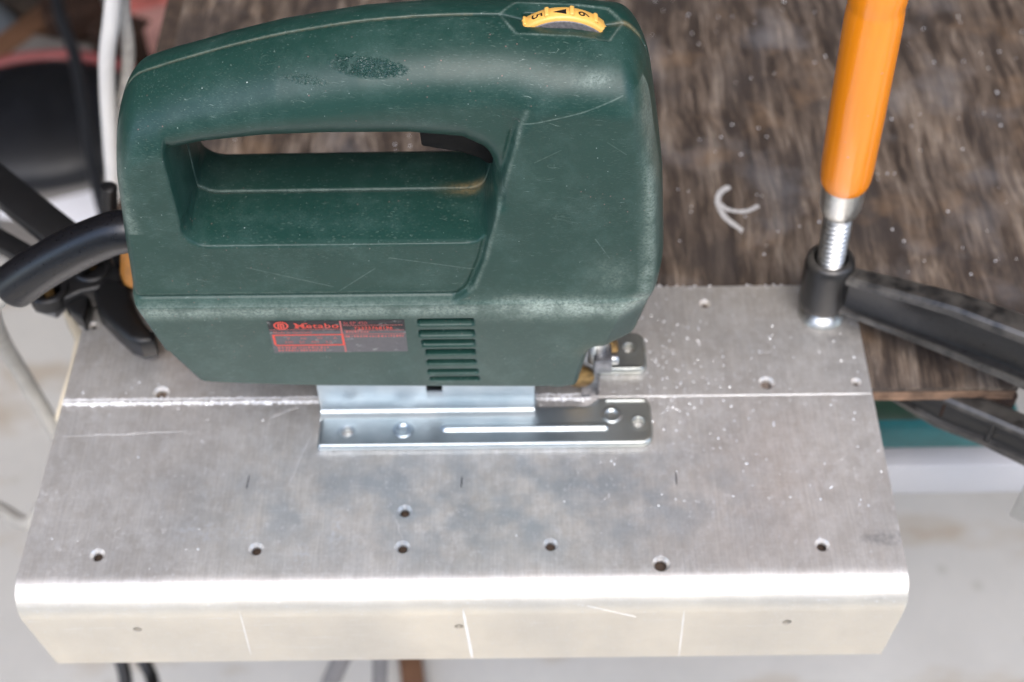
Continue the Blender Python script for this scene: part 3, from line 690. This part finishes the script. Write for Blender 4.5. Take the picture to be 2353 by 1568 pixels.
Pb, Qb = surface_nets(FB.astype(np.float32), (bx[0], by[0], bz[0]), (.5, .5, .5))
base = obj("base_plate", Pb, Qb, ZINC, saw, True)
base.data.set_sharp_from_angle(angle=math.radians(60))
# upright bracket bent up from the shoe, notched
bm = bmesh.new()
def bracket_seg(x0, x1, zt):
    prof = [(-13.5, 2.6), (-12.2, 3.35), (-10.6, 3.6), (-9.3, 4.2), (-8.5, 5.4), (-8.3, 8), (-8.3, zt-.6), (-7.9, zt), (-6.9, zt), (-6.5, zt-.5), (-6.5, 5), (-7.2, 2.8), (-9, 2.2)]
    r = [[bm.verts.new((x, y, z)) for y, z in prof] for x in (x0, x1)]; k = len(prof)
    for i in range(k): bm.faces.new((r[0][i], r[0][(i+1) % k], r[1][(i+1) % k], r[1][i]))
    bm.faces.new(r[0][::-1]); bm.faces.new(r[1])
bracket_seg(-75.6, -33.2, 31); bracket_seg(-33.2, -26.8, 14.5); bracket_seg(-26.8, 9.0, 31.0)
from_bm("bracket", bm, ZINC, saw, True, angle=35)
box("bracket_core", (-33, 10, 18), (84, 16, 27), RUST, saw, bevel=1)

# blade, roller guide, plunger
blade = [(28, 36), (28, 2)] + [p for k in range(9) for p in ((29.5, 1-k*3.2), (34.8, -.6-k*3.2))][:0] + [(28, -30), (33.2, -30)]
teeth = []
zt = -30
while zt < 30: teeth += [(33.2, zt), (35.0, zt+1.2)]; zt += 2.0
prism("saw_blade", [(28.2, 38), (28.2, -32)] + teeth + [(33.4, 32), (33.4, 38)], (0, 0, 0), (1, 0, 0), (0, 0, 1), 1.1, GREYS, saw)
lathe("plunger", [(0, 0), (4.2, 0), (4.6, .6), (4.6, 14), (3.2, 14.5), (3.2, 26)], (33.5, 2, 22), (0, 0, 1), STEEL, saw, 24)
box("blade_clamp", (35.5, -1, 25), (7, 9, 8), GREYS, saw, bevel=.8)
lathe("clamp_screw", [(0, 0), (2.4, 0), (2.4, 2.2), (1.9, 2.8), (0, 2.8)], (38.8, -2, 26), (1, 0, 0), STEEL, saw, 20)
prism("roller_fork", round_poly([(18, 34), (31, 36), (40, 28), (43, 22), (37, 17), (30, 13), (24, 15)], 2.5, 4), (0, 7, 0), (1, 0, 0), (0, 0, 1), 5, BRASS, saw, .8)
lathe("guide_roller", [(0, 0), (5.2, 0), (5.8, .5), (5.8, 2.2), (4.4, 3.2), (4.4, 4.2), (5.8, 5), (5.8, 7), (0, 7)], (27, -2.5, 14), (0, 1, 0), BRASS, saw, 28)
lathe("nose_insert", [(0, 0), (5.4, 0), (5.8, .5), (5.8, 8)], (17.5, -21.8, 37.5), (0, .9, .25), GREEN, saw, 28)

# ------------------------------------------------------------------ bent aluminium sheet
TH = 2.6; R0 = 12.0
prof = [(58.5, 0), (R0-92, 0)]
for k in range(1, 13): a = math.pi/2*k/12; prof.append((R0-92-R0*math.sin(a), -R0+R0*math.cos(a)))
prof += [(-92, -45.6), (-92+TH, -45.6)]
for k in range(13): a = math.pi/2*(1-k/12); prof.append((R0-92-(R0-TH)*math.sin(a), -R0+(R0-TH)*math.cos(a)))
prof += [(R0-92, -TH), (58.5, -TH)]
pp = []
for p in prof:
    if not pp or (abs(p[0]-pp[-1][0])+abs(p[1]-pp[-1][1])) > 1e-6: pp.append(p)
bm = bmesh.new()
def xl(y, z): return -179.8 - 2.0*(58.5-y)/150 + (-z)*.125*(z < 0)*(y < -80)
def xr(y, z): return 146.2 - 2.3*(58.5-y)/150 - (-z)*.055*(z < 0)*(y < -80)
r = [[bm.verts.new((fx(y, z), y, z)) for y, z in pp] for fx in (xl, xr)]; k = len(pp)
for i in range(k): bm.faces.new((r[0][i], r[0][(i+1) % k], r[1][(i+1) % k], r[1][i]))
bm.faces.new(r[0][::-1]); bm.faces.new(r[1])
plate = from_bm("aluminium_sheet", bm, ALU)
cut = bmesh.new()
HOLES = [(-141.7, 3.9, 2.7), (103.5, 5.6, 2.6), (82.7, 48.7, 1.7), (-175.7, 40.4, 1.5), (-153.8, -71.6, 2.1), (-95.3, -69.8, 2.1), (-40.8, -53.9, 2.1), (-41.0, -69.6, 2.1), (13.9, -69.3, 2.1), (54.2, -78.0, 2.6), (114.5, -70.8, 2.1), (139.8, 5.6, 1.4)]
def cutter(c, ax, r, sunk=True):
    ax = Vector(ax); a = ax.orthogonal().normalized(); b = ax.cross(a); N = 24
    rings = []
    for rr_, hh_ in ((r+1.5, .6), (r+.75, 0.0), (r-.3, -1.5), (r-.4, -6)) if sunk else ((r+.3, .6), (r, 0.0), (r, -1), (r, -6)):
        rings.append([cut.verts.new(Vector(c) + ax*hh_ + (a*math.cos(2*math.pi*k/N)+b*math.sin(2*math.pi*k/N))*rr_) for k in range(N)])
    for r0, r1 in zip(rings, rings[1:]):
        for k in range(N): cut.faces.new((r0[k], r0[(k+1) % N], r1[(k+1) % N], r1[k]))
    cut.faces.new(rings[0][::-1]); cut.faces.new(rings[-1])
for x, y, rr_ in HOLES: cutter((x, y, 0), (0, 0, 1), rr_)
for x, z in ((-139.7, -19.3), (-20.4, -19.8), (101.3, -19.3)): cutter((x, -92, z), (0, -1, 0), 1.7, False)
bm_box(cut, (-76.0, -.3, -1), (216, 1.2, 10))
co = from_bm("cutter", cut, ALU)
md = plate.modifiers.new("b", 'BOOLEAN'); md.object = co; md.solver = 'EXACT'; md.operation = 'DIFFERENCE'
dg = bpy.context.evaluated_depsgraph_get(); dg.update(); me = bpy.data.meshes.new_from_object(plate.evaluated_get(dg))
plate.modifiers.clear(); plate.data = me; bpy.data.objects.remove(co)
me.polygons.foreach_set("use_smooth", [True]*len(me.polygons)); me.set_sharp_from_angle(angle=math.radians(25))
tag(plate, "bent aluminium sheet with drilled holes and a half sawn cut, clamped on the bench", "metal sheet")

def strip(name, pts, wdt, mat, nrm=(0, 0, 1), lift=.05, parent=plate, taper=True, th=.08):
    """thin raised or scored line along points"""
    V = []; F = []; n_ = Vector(nrm); P_ = [Vector(p) for p in pts]
    for i, p in enumerate(P_):
        t = (P_[min(i+1, len(P_)-1)]-P_[max(i-1, 0)]).normalized(); s = n_.cross(t)
        ww = wdt*(.35 if taper and i in (0, len(P_)-1) else random.uniform(.8, 1.15))/2
        V += [p + s*ww + n_*lift*.2, p + s*ww*.6 + n_*(lift+th), p - s*ww*.6 + n_*(lift+th), p - s*ww + n_*lift*.2]
    for i in range(len(P_)-1):
        for k in range(3): F.append((4*i+k, 4*i+k+1, 4*i+k+5, 4*i+k+4))
    return obj(name, [tuple(v) for v in V], F, mat, parent)
def line(a, b, n=10, jit=0.):
    a, b = Vector(a), Vector(b); return [a.lerp(b, i/n) + Vector((random.uniform(-jit, jit), random.uniform(-jit, jit), 0)) for i in range(n+1)]
strip("scribed_line", line((34, -.5, 0), (144.8, -.4, 0), 14), .7, SCR)
for x0, z0_, x1, z1_, ww in ((-18.9, -1.5, -16.2, -45.3, 1.0), (62.2, -4, 63.4, -45.2, .5), (-99.7, -2, -100.8, -40, .4), (24, -4, 45, -14, .25)):
    strip("scribed_line" if ww > .4 else "scratch", [(x0+(x1-x0)*i/8, -92.0+(max(0, -z0_*0)), z0_+(z1_-z0_)*i/8) for i in range(9) if z0_+(z1_-z0_)*i/8 < -9.0 or True][1 if ww > .6 else 1:], ww, SCR, (0, -1, 0))
for px_, py_, L in ((569, 1108, 3.2), (1060, 1108, 2.8), (1553, 1100, 3.2)):
    p = at(px_, py_, 2, 0.); strip("pencil_tick", line(p-Vector((0, L, 0)), p+Vector((.3, L, 0)), 4), .55, PENC)
for a, b, ww in (((-177, -17.2), (-128, -15.4), .3), ((-96, -9), (-84, -3), .3), ((-86, -42), (-79, -17), .35), ((-44, -57), (-41.5, -66), .3)):
    strip("scratch", line((*a, 0), (*b, 0), 8, .3), ww, ALUL, lift=.02, th=.03)
# burr along the cut
V = []; F = []; x = -180.5; i = 0
rb = random.Random(11)
for side, dense in ((.40, .8), (-1.0, 1.)):
    x = -180.6
    while x < 31:
        l = rb.uniform(.5, 2.2); hz = rb.uniform(.5, 1.7)*dense; wy = rb.uniform(.7, 2.1)*dense; y = side if side > 0 else side
        s = 1 if side > 0 else -1; k = len(V)
        V += [(x, y-s*.1, .02), (x+l, y-s*.1, .02), (x+l*.9, y+s*wy, .03), (x+l*.1, y+s*wy*rb.uniform(.5, 1), .03), (x+l*.3, y+s*.15, hz), (x+l*.7, y+s*.2, hz*rb.uniform(.5, 1))]
        F += [(k, k+1, k+5, k+4), (k+1, k+2, k+5), (k+2, k+3, k+4, k+5), (k+3, k, k+4)]; x += l*rb.uniform(.7, 1.1)
o = obj("cut_burr", V, F, BURR, plate); o['kind'] = 'stuff'

# swarf: loose bright flakes
def flakes(n_, fn, s0, s1):
    V = []; F = []
    for _ in range(n_):
        p = fn()
        if p is None: continue
        s = random.uniform(s0, s1); M = Matrix.Rotation(random.uniform(0, 6.28), 3, 'Z') @ Matrix.Rotation(random.uniform(-.7, .7), 3, 'X'); k = len(V)
        for q in ((-1, -.45, 0), (1, -.5, 0), (.8, .5, .15), (-.9, .45, .1), (0, 0, .7)):
            v = M @ Vector((q[0]*s*.5*random.uniform(.7, 1.3), q[1]*s*.7, q[2]*s*.5)); V.append(tuple(Vector(p)+v+Vector((0, 0, s*.25))))
        F += [(k, k+1, k+4), (k+1, k+2, k+4), (k+2, k+3, k+4), (k+3, k, k+4), (k+3, k+2, k+1, k)]
    return V, F
def on_plate():
    u = random.random()
    if u < .42: return (random.gauss(62, 18), random.gauss(10, 20), 0)
    if u < .72: return (random.uniform(35, 143), random.uniform(-55, 57), 0)
    if u < .95: return (random.uniform(-178, 40), random.gauss(-1, 3.5), 0)
    return (random.uniform(-178, 140), random.uniform(-80, 56), 0)
def plate_ok():
    x, y, z = on_plate()
    return (x, y, z) if -178 < x < 144 and -80 < y < 57 else None
V1, F1 = flakes(520, plate_ok, .25, 1.0)
V2, F2 = flakes(150, lambda: (random.uniform(36, 120), 58.0+random.gauss(0, .7), -.6), .5, 1.3)
V3, F3 = flakes(230, lambda: (random.uniform(40, 330), random.uniform(60, 330)**1., -2.6), .6, 1.25)
V4, F4 = flakes(60, lambda: (random.uniform(-160, 40), random.uniform(60, 330), -2.6), .6, 1.2)
Vs = []; Fs = []
for V, F in ((V1, F1), (V2, F2), (V3, F3), (V4, F4)):
    k = len(Vs); Vs += V; Fs += [tuple(i+k for i in f) for f in F]
tag(obj("aluminium_swarf", Vs, Fs, CHIP), "bright flakes of aluminium swarf scattered over sheet and board", "swarf", kind='stuff')

# ------------------------------------------------------------------ the bench
bench = thing("workbench", "weathered dark plywood workbench under the aluminium sheet", "workbench", (0, 300, FZ))
outl = [(-167.8, 4), (206, 4), (206, 34), (520, 34), (520, 900), (-176, 900)]
ZT = -2.62
bm = bmesh.new(); vs = [bm.verts.new((x, y, ZT)) for x, y in outl]; lo = [bm.verts.new((x, y, ZT-2.2)) for x, y in outl]
bm.faces.new(vs); bm.faces.new(lo[::-1])
for i in range(6): bm.faces.new((vs[i], lo[i], lo[(i+1) % 6], vs[(i+1) % 6]))
from_bm("board_face", bm, BOARD, bench)
z = ZT-2.2
for i, (hh_, ins, mm) in enumerate(((.9, .9, PLYD), (2.4, .1, PLYL), (.8, 1.0, PLYD), (1.9, .3, PLYL), (.9, .9, PLYD))):
    N = 90; V = []; F = []
    for k in range(N+1):
        x = -167.5 + 373*k/N; y = 4 + ins + random.uniform(-.25, .25)
        V += [(x, y, z), (x, y, z-hh_), (x, y+6, z-hh_), (x, y+6, z)]
    for k in range(N):
        for q in range(4): F.append((4*k+q, 4*k+(q+1) % 4, 4*k+4+(q+1) % 4, 4*k+4+q))
    obj("ply_layer", V, F, mm, bench); z -= hh_
box("board_core", (100, 460, z/2-2.5), (560, 880, 6.6), PLYD, bench)
for (x, y, s) in ((180, 620, 30), (-120, 700, 30)):
    box("leg", (x, y, (FZ+z)/2-.2), (s, s, (z-FZ)-.4), BWOOD, bench, bevel=1)
box("hole_shade_block", (-20, -64, -17), (300, 34, 25), PLYD, bench, bevel=1)  # added beneath the drilled holes so they look dark inside
# chalk mark
def chalk(pxs, wd_):
    pts = spline([at(a, b, 2, ZT) for a, b in pxs], 8); random.seed(5); strip("chalk_mark", pts, wd_, CHALK, lift=.01, parent=bench, th=.02)
s0 = 1; f_ = lambda x, y: ((2350+x/2.412)*.6438, (500+y/2.412)*.6438)
chalk([f_(615, 400), f_(545, 440), f_(512, 500), f_(520, 570), f_(570, 660), f_(640, 720), f_(725, 780)], 2.7)
chalk([f_(520, 545), f_(580, 590), f_(660, 612), f_(760, 612), f_(865, 565)], 2.3)
box("packing_block", (194, 16, -19), (30, 20, 15), RUST, bench, bevel=1)

# ------------------------------------------------------------------ screw clamp on the right
cl = thing("screw_clamp", "black cast iron clamp with orange handle pressing on the sheet's right corner", "clamp", (131, 42, 0))
BA = Vector((131.0, 42.1, 0)); AX = (Vector((123.7, 42.1, 160.3))-BA).normalized()
ax_at = lambda z: BA + AX*(z/AX.z)
lathe("swivel_pad", [(0, 0), (9.4, 0), (9.8, .5), (9.2, 2.2), (7.0, 3.6), (6.2, 4.6), (6.4, 7), (5, 8)], ax_at(.1), AX, STEEL, cl, 40)
boss = lathe("boss", [(6.0, 8.0), (9.4, 8.2), (10.2, 9.2), (10.3, 12), (10.1, 31), (9.6, 33.6), (8.6, 34.8), (7.0, 35.2), (6.3, 34.4), (6.1, 30)], BA, AX, CAST, cl, 48)
# threaded spindle
bm = bmesh.new(); N = 28; pitch = 2.6; z0_, z1_ = 10, 72; st = 6; rings = []; a_ = AX.orthogonal().normalized(); b_ = AX.cross(a_)
nzs = int((z1_-z0_)/pitch*st*2)
for j in range(nzs+1):
    hgt = z0_ + (z1_-z0_)*j/nzs; ring = []
    for k in range(N):
        th_ = 2*math.pi*k/N; ph = ((hgt/pitch) - k/N) % 1.0; tri_ = abs(ph*2-1); rr_ = 4.3 + 1.4*min(1, max(0, (tri_-.15)*1.5))
        ring.append(bm.verts.new(BA + AX*hgt + (a_*math.cos(th_)+b_*math.sin(th_))*rr_))
    rings.append(ring)
for r0, r1 in zip(rings, rings[1:]):
    for k in range(N): bm.faces.new((r0[k], r0[(k+1) % N], r1[(k+1) % N], r1[k]))
from_bm("spindle", bm, STEEL, cl, True)
lathe("ferrule", [(4.0, 59.7), (6.0, 60.), (7.2, 62.), (8.0, 65), (8.2, 69), (8.2, 78)], BA, AX, STEEL, cl, 48)
lathe("handle", [(7.6, 76), (8.6, 76.1), (9.3, 77.7), (9.75, 80.5), (9.95, 86), (10.1, 110), (10.1, 152), (9.9, 156), (9.75, 158), (9.7, 159.2), (10.0, 161), (10.2, 166), (10.2, 176), (8.0, 182), (0, 184)], BA, AX, ORANGE, cl, 64, angle=60)
# I-section arms along D
D = Vector((.833, -.554, 0)); NN = Vector((-.554, -.833, 0)); ZZ = Vector((0, 0, 1))
def arm(name, secs, lbl=None):
    """secs: s, z_top, z_bottom, half width of flange, flange depth"""
    bm = bmesh.new(); rings = []
    for s, zt_, zb_, hw, fd in secs:
        wb_ = 1.9; pr = [(-hw, zt_-1.2), (-hw+1.4, zt_), (hw-1.4, zt_), (hw, zt_-1.2), (hw, zt_-fd), (wb_+.6, zt_-fd-1.0), (wb_, zt_-fd-2.4), (wb_, zb_+fd+2.2), (wb_+.6, zb_+fd+.8), (hw, zb_+fd-.2), (hw, zb_+.9), (hw-1, zb_), (-hw+1, zb_), (-hw, zb_+.9), (-hw, zb_+fd), (-wb_, zb_+fd+1.5), (-wb_, zt_-fd-1.5), (-hw, zt_-fd)]
        rings.append([bm.verts.new(Vector((129.5, 42, 0)) + D*s + NN*a + ZZ*b) for a, b in pr])
    k = len(rings[0])
    for r0, r1 in zip(rings, rings[1:]):
        for i in range(k): bm.faces.new((r0[i], r0[(i+1) % k], r1[(i+1) % k], r1[i]))
    bm.faces.new(rings[0][::-1]); bm.faces.new(rings[-1])
    return from_bm(name, bm, CAST, cl, True, lbl, 30)
ua = arm("upper_arm", [(7, 31.2, 9.6, 4.2, 3.6), (20, 34.0, 10.9, 4.6, 3.8), (40, 38.5, 12.6, 5.0, 4.2), (52, 41.0, 13.6, 5.2, 4.5), (80, 43.5, 15.0, 5.8, 4.8), (96, 44.5, 14.2, 6.0, 5), (118, 45, 13, 6.2, 5)])
la = arm("lower_arm", [(26, -14.5, -24.0, 4.2, 2.6), (37, -12.5, -26.5, 4.4, 3.0), (61, -10.2, -30.4, 4.8, 3.4), (82, -9.0, -28.0, 5.0, 3.4), (99, -8.4, -28.5, 5.2, 3.6), (118, -8, -29, 5.4, 4)])
for a_o, s, zt_, zb_ in ((ua, 88.5, 41, 17), (la, 82.5, -11, -27)):
    c = Vector((129.5, 42, (zt_+zb_)/2)) + D*s; box("web_rib", c, (1.8, 9.4, zt_-zb_), CAST, a_o, Matrix(((D.x, NN.x, 0), (D.y, NN.y, 0), (0, 0, 1))), .4)
c = Vector((129.5, 42, 30)) + D*112; box("clamp_bar", c, (18, 7, 190), STEEL, cl, Matrix(((D.x, NN.x, 0), (D.y, NN.y, 0), (0, 0, 1))), .8)

# ------------------------------------------------------------------ lever clamp behind on the left
lc = thing("lever_clamp", "black clamp lying behind the jigsaw on the sheet's left end, mostly hidden", "clamp", (-165, 60, 0))
p0, p1 = at(-70, 372, 2, 26), at(215, 600, 2, 20)
u = (p1-p0).normalized(); vv = Vector((0, 0, 1)).cross(u).normalized(); c = (p0+p1)/2
box("clamp_bar", c, ((p1-p0).length, 15, 7), BLACKP, lc, Matrix((u, vv, Vector((0, 0, 1)))).transposed(), 1)
p2, p3 = at(-60, 520, 2, 14), at(150, 640, 2, 12); u2 = (p3-p2).normalized(); v2 = Vector((0, 0, 1)).cross(u2).normalized()
box("lever", (p2+p3)/2, ((p3-p2).length, 9, 6), BLACKP, lc, Matrix((u2, v2, Vector((0, 0, 1)))).transposed(), 1)
def at_poly(pxs, z): return [at(a, b, 2, z) for a, b in pxs]
def slab(name, pxs, zt_, zb_, mat, parent, bev=1.5):
    P_ = at_poly(pxs, zt_); return prism(name, [(p.x, p.y) for p in P_], (0, 0, (zt_+zb_)/2), (1, 0, 0), (0, 1, 0), zt_-zb_, mat, parent, bev, seg=3)
g = lambda x, y: (x*.30792, (500+y/2.0903)*.6438)      # pixels of the enlarged left region to the measuring frame
z8 = 22
slab("jaw", [g(690, 1120), g(780, 1010), g(900, 1040), g(960, 1100), g(1010, 1240), g(1060, 1330), g(1150, 1440), g(1140, 1490), g(1040, 1510), g(950, 1480), g(830, 1370), g(720, 1260)], 16, 4, BLACKP, lc, 3)
slab("jaw_pad", [g(940, 1440), g(1150, 1420), g(1165, 1480), g(1060, 1515), g(960, 1495)], 4, .2, RUB, lc, 1)
slab("clamp_body", [g(440, 1060), g(600, 900), g(760, 860), g(900, 960), g(900, 1060), g(760, 1100), g(600, 1130), g(470, 1190)], 14, 2, BLACKP, lc, 2)
slab("clamp_foot", [g(470, 1200), g(600, 1110), g(670, 1130), g(650, 1240), g(615, 1335), g(540, 1280)], 10, 1, BLACKP, lc, 1.5)
slab("side_plate", [g(230, 1150), g(300, 1080), g(470, 1080), g(470, 1210), g(400, 1270), g(240, 1220)], 8, 2, GREYS, lc, 1)
for (a, b), r_ in ((g(370, 1140), 8.5), (g(700, 985), 8.0)):
    p = at(a, b, 2, 12); lathe("pivot_eye", [(r_-2.6, 0), (r_, 0), (r_, 6), (r_-.8, 6.8), (r_-2.6, 6.8), (r_-2.6, 0)], (p.x, p.y, 8.5), (0, 0, 1), BLACKP, lc, 32)
    lathe("pivot_pin", [(0, 0), (2.2, 0), (2.2, 5), (1.4, 6), (0, 6)], (p.x-.8, p.y+1.5, 9), (0, 0, 1), BRASS, lc, 20)
p = at(*g(815, 350), 1, 66); q = at(*g(815, 620), 1, 66); tube("release_rod", [q-Vector((0, 0, 40)), q, p, p+Vector((0, 0, .6))], [3.4, 3.4, 3.2, 2.2], BLACKP, lc, 20)
p = at(*g(905, 880), 2, 34); lathe("grip", [(0, 0), (7.5, .5), (8.6, 4), (8.8, 26), (7, 29), (0, 30)], (p.x+6, p.y-2, 22), (.2, .3, 1), plain("amber_wood", (.42, .17, .03), .35), lc, 32)

# pale batten under the sheet's left end
lt = [at(138, 706, 2, -30), at(150, 700, 2, -30), at(196, 770, 2, -30), at(176, 850, 2, -30), at(140, 960, 2, -30), at(124, 958, 2, -30), at(158, 840, 2, -30), at(172, 775, 2, -30)]
bt = prism("wooden_batten", [(p.x, p.y) for p in lt], (0, 0, -38), (1, 0, 0), (0, 1, 0), 16, CREAM, None, 1)
tag(bt, "pale cream batten under the left end of the aluminium sheet", "batten")

# ------------------------------------------------------------------ things on the floor, left
hs = [at(268, -120, 1, 250), at(261, -10, 1, 250), at(254, 60, 1, 250), at(246, 130, 1, 252), at(247, 220, 1, 255), at(254, 330, 1, 255), at(261, 430, 1, 255), at(270, 590, 1, 255), at(290, 800, 1, 260)]
hose = tube("hose", spline(hs, 8), 4.3, WHITEH); tag(hose, "white hose hanging down left of the jigsaw's rear end", "hose")
h2 = [at(282, -60, 1, 262), at(284, 30, 1, 262), at(293, 90, 1, 262), at(294, 150, 1, 262), at(286, 205, 1, 262), at(274, 260, 1, 262), at(266, 340, 1, 264), at(262, 500, 1, 264)]
hose2 = tube("cord", spline(h2, 8), 3.6, plain("pale_grey_cord", (.36, .34, .31), .5)); tag(hose2, "thin grey cord bulging out behind the white hose", "cord")
cb = [at(118, -60, 2, -400), at(140, 40, 2, -400), at(172, 130, 2, -405), at(196, 260, 2, -400), at(214, 380, 2, -400), at(236, 470, 2, -400), at(262, 560, 2, -410)]
tag(tube("cable", spline(cb, 8), 6.2, GREYC), "dark grey cable crossing the black cushion with red piping", "cable")
pp_ = [at(-40, 20, 2, FZ+24), at(30, 90, 2, FZ+24), at(90, 200, 2, FZ+24)]
tag(tube("pipe", spline(pp_, 6), 20, PIPE), "grey plastic pipe lying on the earth at the top left", "pipe")
cu = thing("seat_cushion", "black vinyl seat cushion edged with dull red piping on the floor", "cushion", tuple(at(95, 270, 2, FZ)))
cc = at(98, 300, 2, FZ+30); bm = bmesh.new(); bmesh.ops.create_uvsphere(bm, u_segments=48, v_segments=24, radius=1)
def squircle(x, y, k=2.0): return (abs(x)**k+abs(y)**k)**(1/k) or 1
for v in bm.verts:
    p = v.co; rr_ = math.hypot(p.x, p.y); f = rr_/squircle(p.x, p.y) if rr_ > 1e-6 else 1
    v.co = Vector((cc.x + p.x*f*128, cc.y + p.y*f*98, cc.z + 10 + p.z*36))
from_bm("cushion", bm, NAVY, cu, True)
rim = []
for k in range(41):
    a = math.pi*(k/40*1.1-.05); x, y = math.cos(a), math.sin(a); kk = squircle(x, y); rim.append(Vector((cc.x + x/kk*130, cc.y + y/kk*104, cc.z+18)))
tube("piping", rim, 8, PIPING, cu, 12)
for (a, b), rz, sz, lb, lf in (((383, 22), 20, (95, 70, 60), "red brick farther back, cut off by the photo's top edge", 30), ((364, 70), 35, (92, 62, 52), "pale pink brick in front of the red one, close to the board", 26)):
    p = at(a, b, 2, FZ+40); o = box("brick", (p.x, p.y, FZ+sz[2]/2+20), sz, BRICK if rz == 20 else plain("pale_brick_clay", (.46, .24, .21), .85, var=.25, scale=.04, bump=.4, bscale=.2), None, Matrix.Rotation(math.radians(rz), 3, 'Z'), 3)
    tag(o, lb, "brick")
p = at(190, 392, 2, FZ+10); tag(box("paving_slab", (p.x, p.y, FZ+12), (130, 80, 22), SLAB, None, Matrix.Rotation(.35, 3, 'Z'), 3), "broken grey paving slab on the floor below the black cushion", "slab")
p = at(160, 472, 2, FZ+10); tag(box("foam_board", (p.x-8, p.y, FZ+8), (120, 58, 14), FOAM, None, Matrix.Rotation(-.15, 3, 'Z'), 2), "bright white board lying on the floor beside the black clamp", "board")
p = at(262, 385, 2, FZ+10); tag(box("brick", (p.x, p.y, FZ+20), (50, 40, 38), BRICK, None, Matrix.Rotation(.1, 3, 'Z'), 3), "small red brick piece beside the white hose", "brick")
for (a, b), sz, rz, mm, nm, lb in (((115, 165), (110, 40, 26), -.3, SLAB, "stone", "grey stone between the pipe and the white hose"), ((30, 430), (60, 200, 12), .5, SLAB, "stone", "flat grey stone at the photo's left edge under the clamp bar"),
                                  ((228, 25), (26, 60, 30), .1, FOAM, "foam_board", "small pale block left of the white hose at the top"), ((70, 560), (150, 46, 10), -.6, PIPE, "pipe_offcut", "flat grey offcut on the floor between the black clamp's two bars")):
    p = at(a, b, 2, FZ+15); tag(box(nm, (p.x, p.y, FZ+sz[2]/2+(24 if b < 300 else .5)), sz, mm, None, Matrix.Rotation(rz, 3, 'Z'), 3), lb, nm.split('_')[0])

for (a, b), sz, rz, mm, nm, cat, lb in (((70, 130), (120, 34, 30), 1.0, BWOOD, "wood_offcut", "offcut", "brown wooden offcut beside the grey pipe at the top left"), ((185, 85), (70, 46, 40), .4, RUST, "rusty_block", "block", "dark rusty block between the dark cable and the white hose"),
                                       ((300, 150), (60, 40, 50), -.4, RUST, "dark_block", "block", "dark block below the pink brick beside the grey cord")):
    p = at(a, b, 2, FZ+15); tag(box(nm, (p.x, p.y, FZ+sz[2]/2+24), sz, mm, None, Matrix.Rotation(rz, 3, 'Z'), 3), lb, cat)

# ------------------------------------------------------------------ under the bench, right
def row_box(name, px0, px1, r0, r1, y0, mat, lb, cat, depth=60, kind=None):
    """box whose front face spans pixel rows r0..r1 on the plane y = y0"""
    a = at(px0, r0, 1, y0); b = at(px1, r1, 1, y0); cx = (a.x+b.x)/2; cz = (a.z+b.z)/2
    return tag(box(name, (cx, y0+depth/2, cz), (abs(b.x-a.x), depth, abs(a.z-b.z)), mat, None, None, 2), lb, cat)
row_box("beam", 1700, 2900, 1076, 1128, 40, WBEAM, "white painted beam under the bench, right of the sheet", "beam", 12)
bn = thing("crate", "teal plastic crate with dark green rim under the bench", "crate", tuple(at(2100, 1025, 1, 70)))
a = at(1880, 958, 1, 70); b = at(2300, 1060, 1, 70); box("crate_wall", ((a.x+b.x)/2, 120, (a.z+b.z)/2), (abs(b.x-a.x), 100, abs(a.z-b.z)), TEAL, bn, None, 4)
a2 = at(1870, 905, 1, 67); b2 = at(2310, 970, 1, 67); box("crate_rim", ((a2.x+b2.x)/2, 120, (a2.z+b2.z)/2), (abs(b2.x-a2.x), 106, abs(a2.z-b2.z)), DKGREEN, bn, None, 4)

# below the sheet's front edge
lp_ = [at(272, 1500, 2, -420), at(286, 1545, 2, -425), at(296, 1600, 2, -430), at(330, 1640, 2, -430), at(352, 1600, 2, -425), at(348, 1555, 2, -425), at(318, 1500, 2, -420)]
tag(tube("cable", spline(lp_, 10), 4.5, BLACKP), "black cable loop hanging below the sheet's front edge", "cable")
pr = [at(800, 1480, 2, -330), at(745, 1600, 2, -420)]; tag(tube("rod", pr, 6, GBEAM), "grey rod slanting below the sheet's front edge", "rod")
tag(tube("rod", [at(875, 1480, 2, -330), at(872, 1600, 2, -420)], 5, GBEAM), "upright grey rod beside the brown batten below the sheet", "rod")

a = at(942, 1506, 2, FZ+8); b = at(968, 1720, 2, FZ+8); d_ = (b-a).normalized()
tag(box("batten", (a+b)/2, ((b-a).length, 19, 16), BWOOD, None, Matrix((d_, Vector((0, 0, 1)).cross(d_), Vector((0, 0, 1)))).transposed(), 1.5), "brown batten lying on the floor below the middle of the sheet's front edge", "batten")
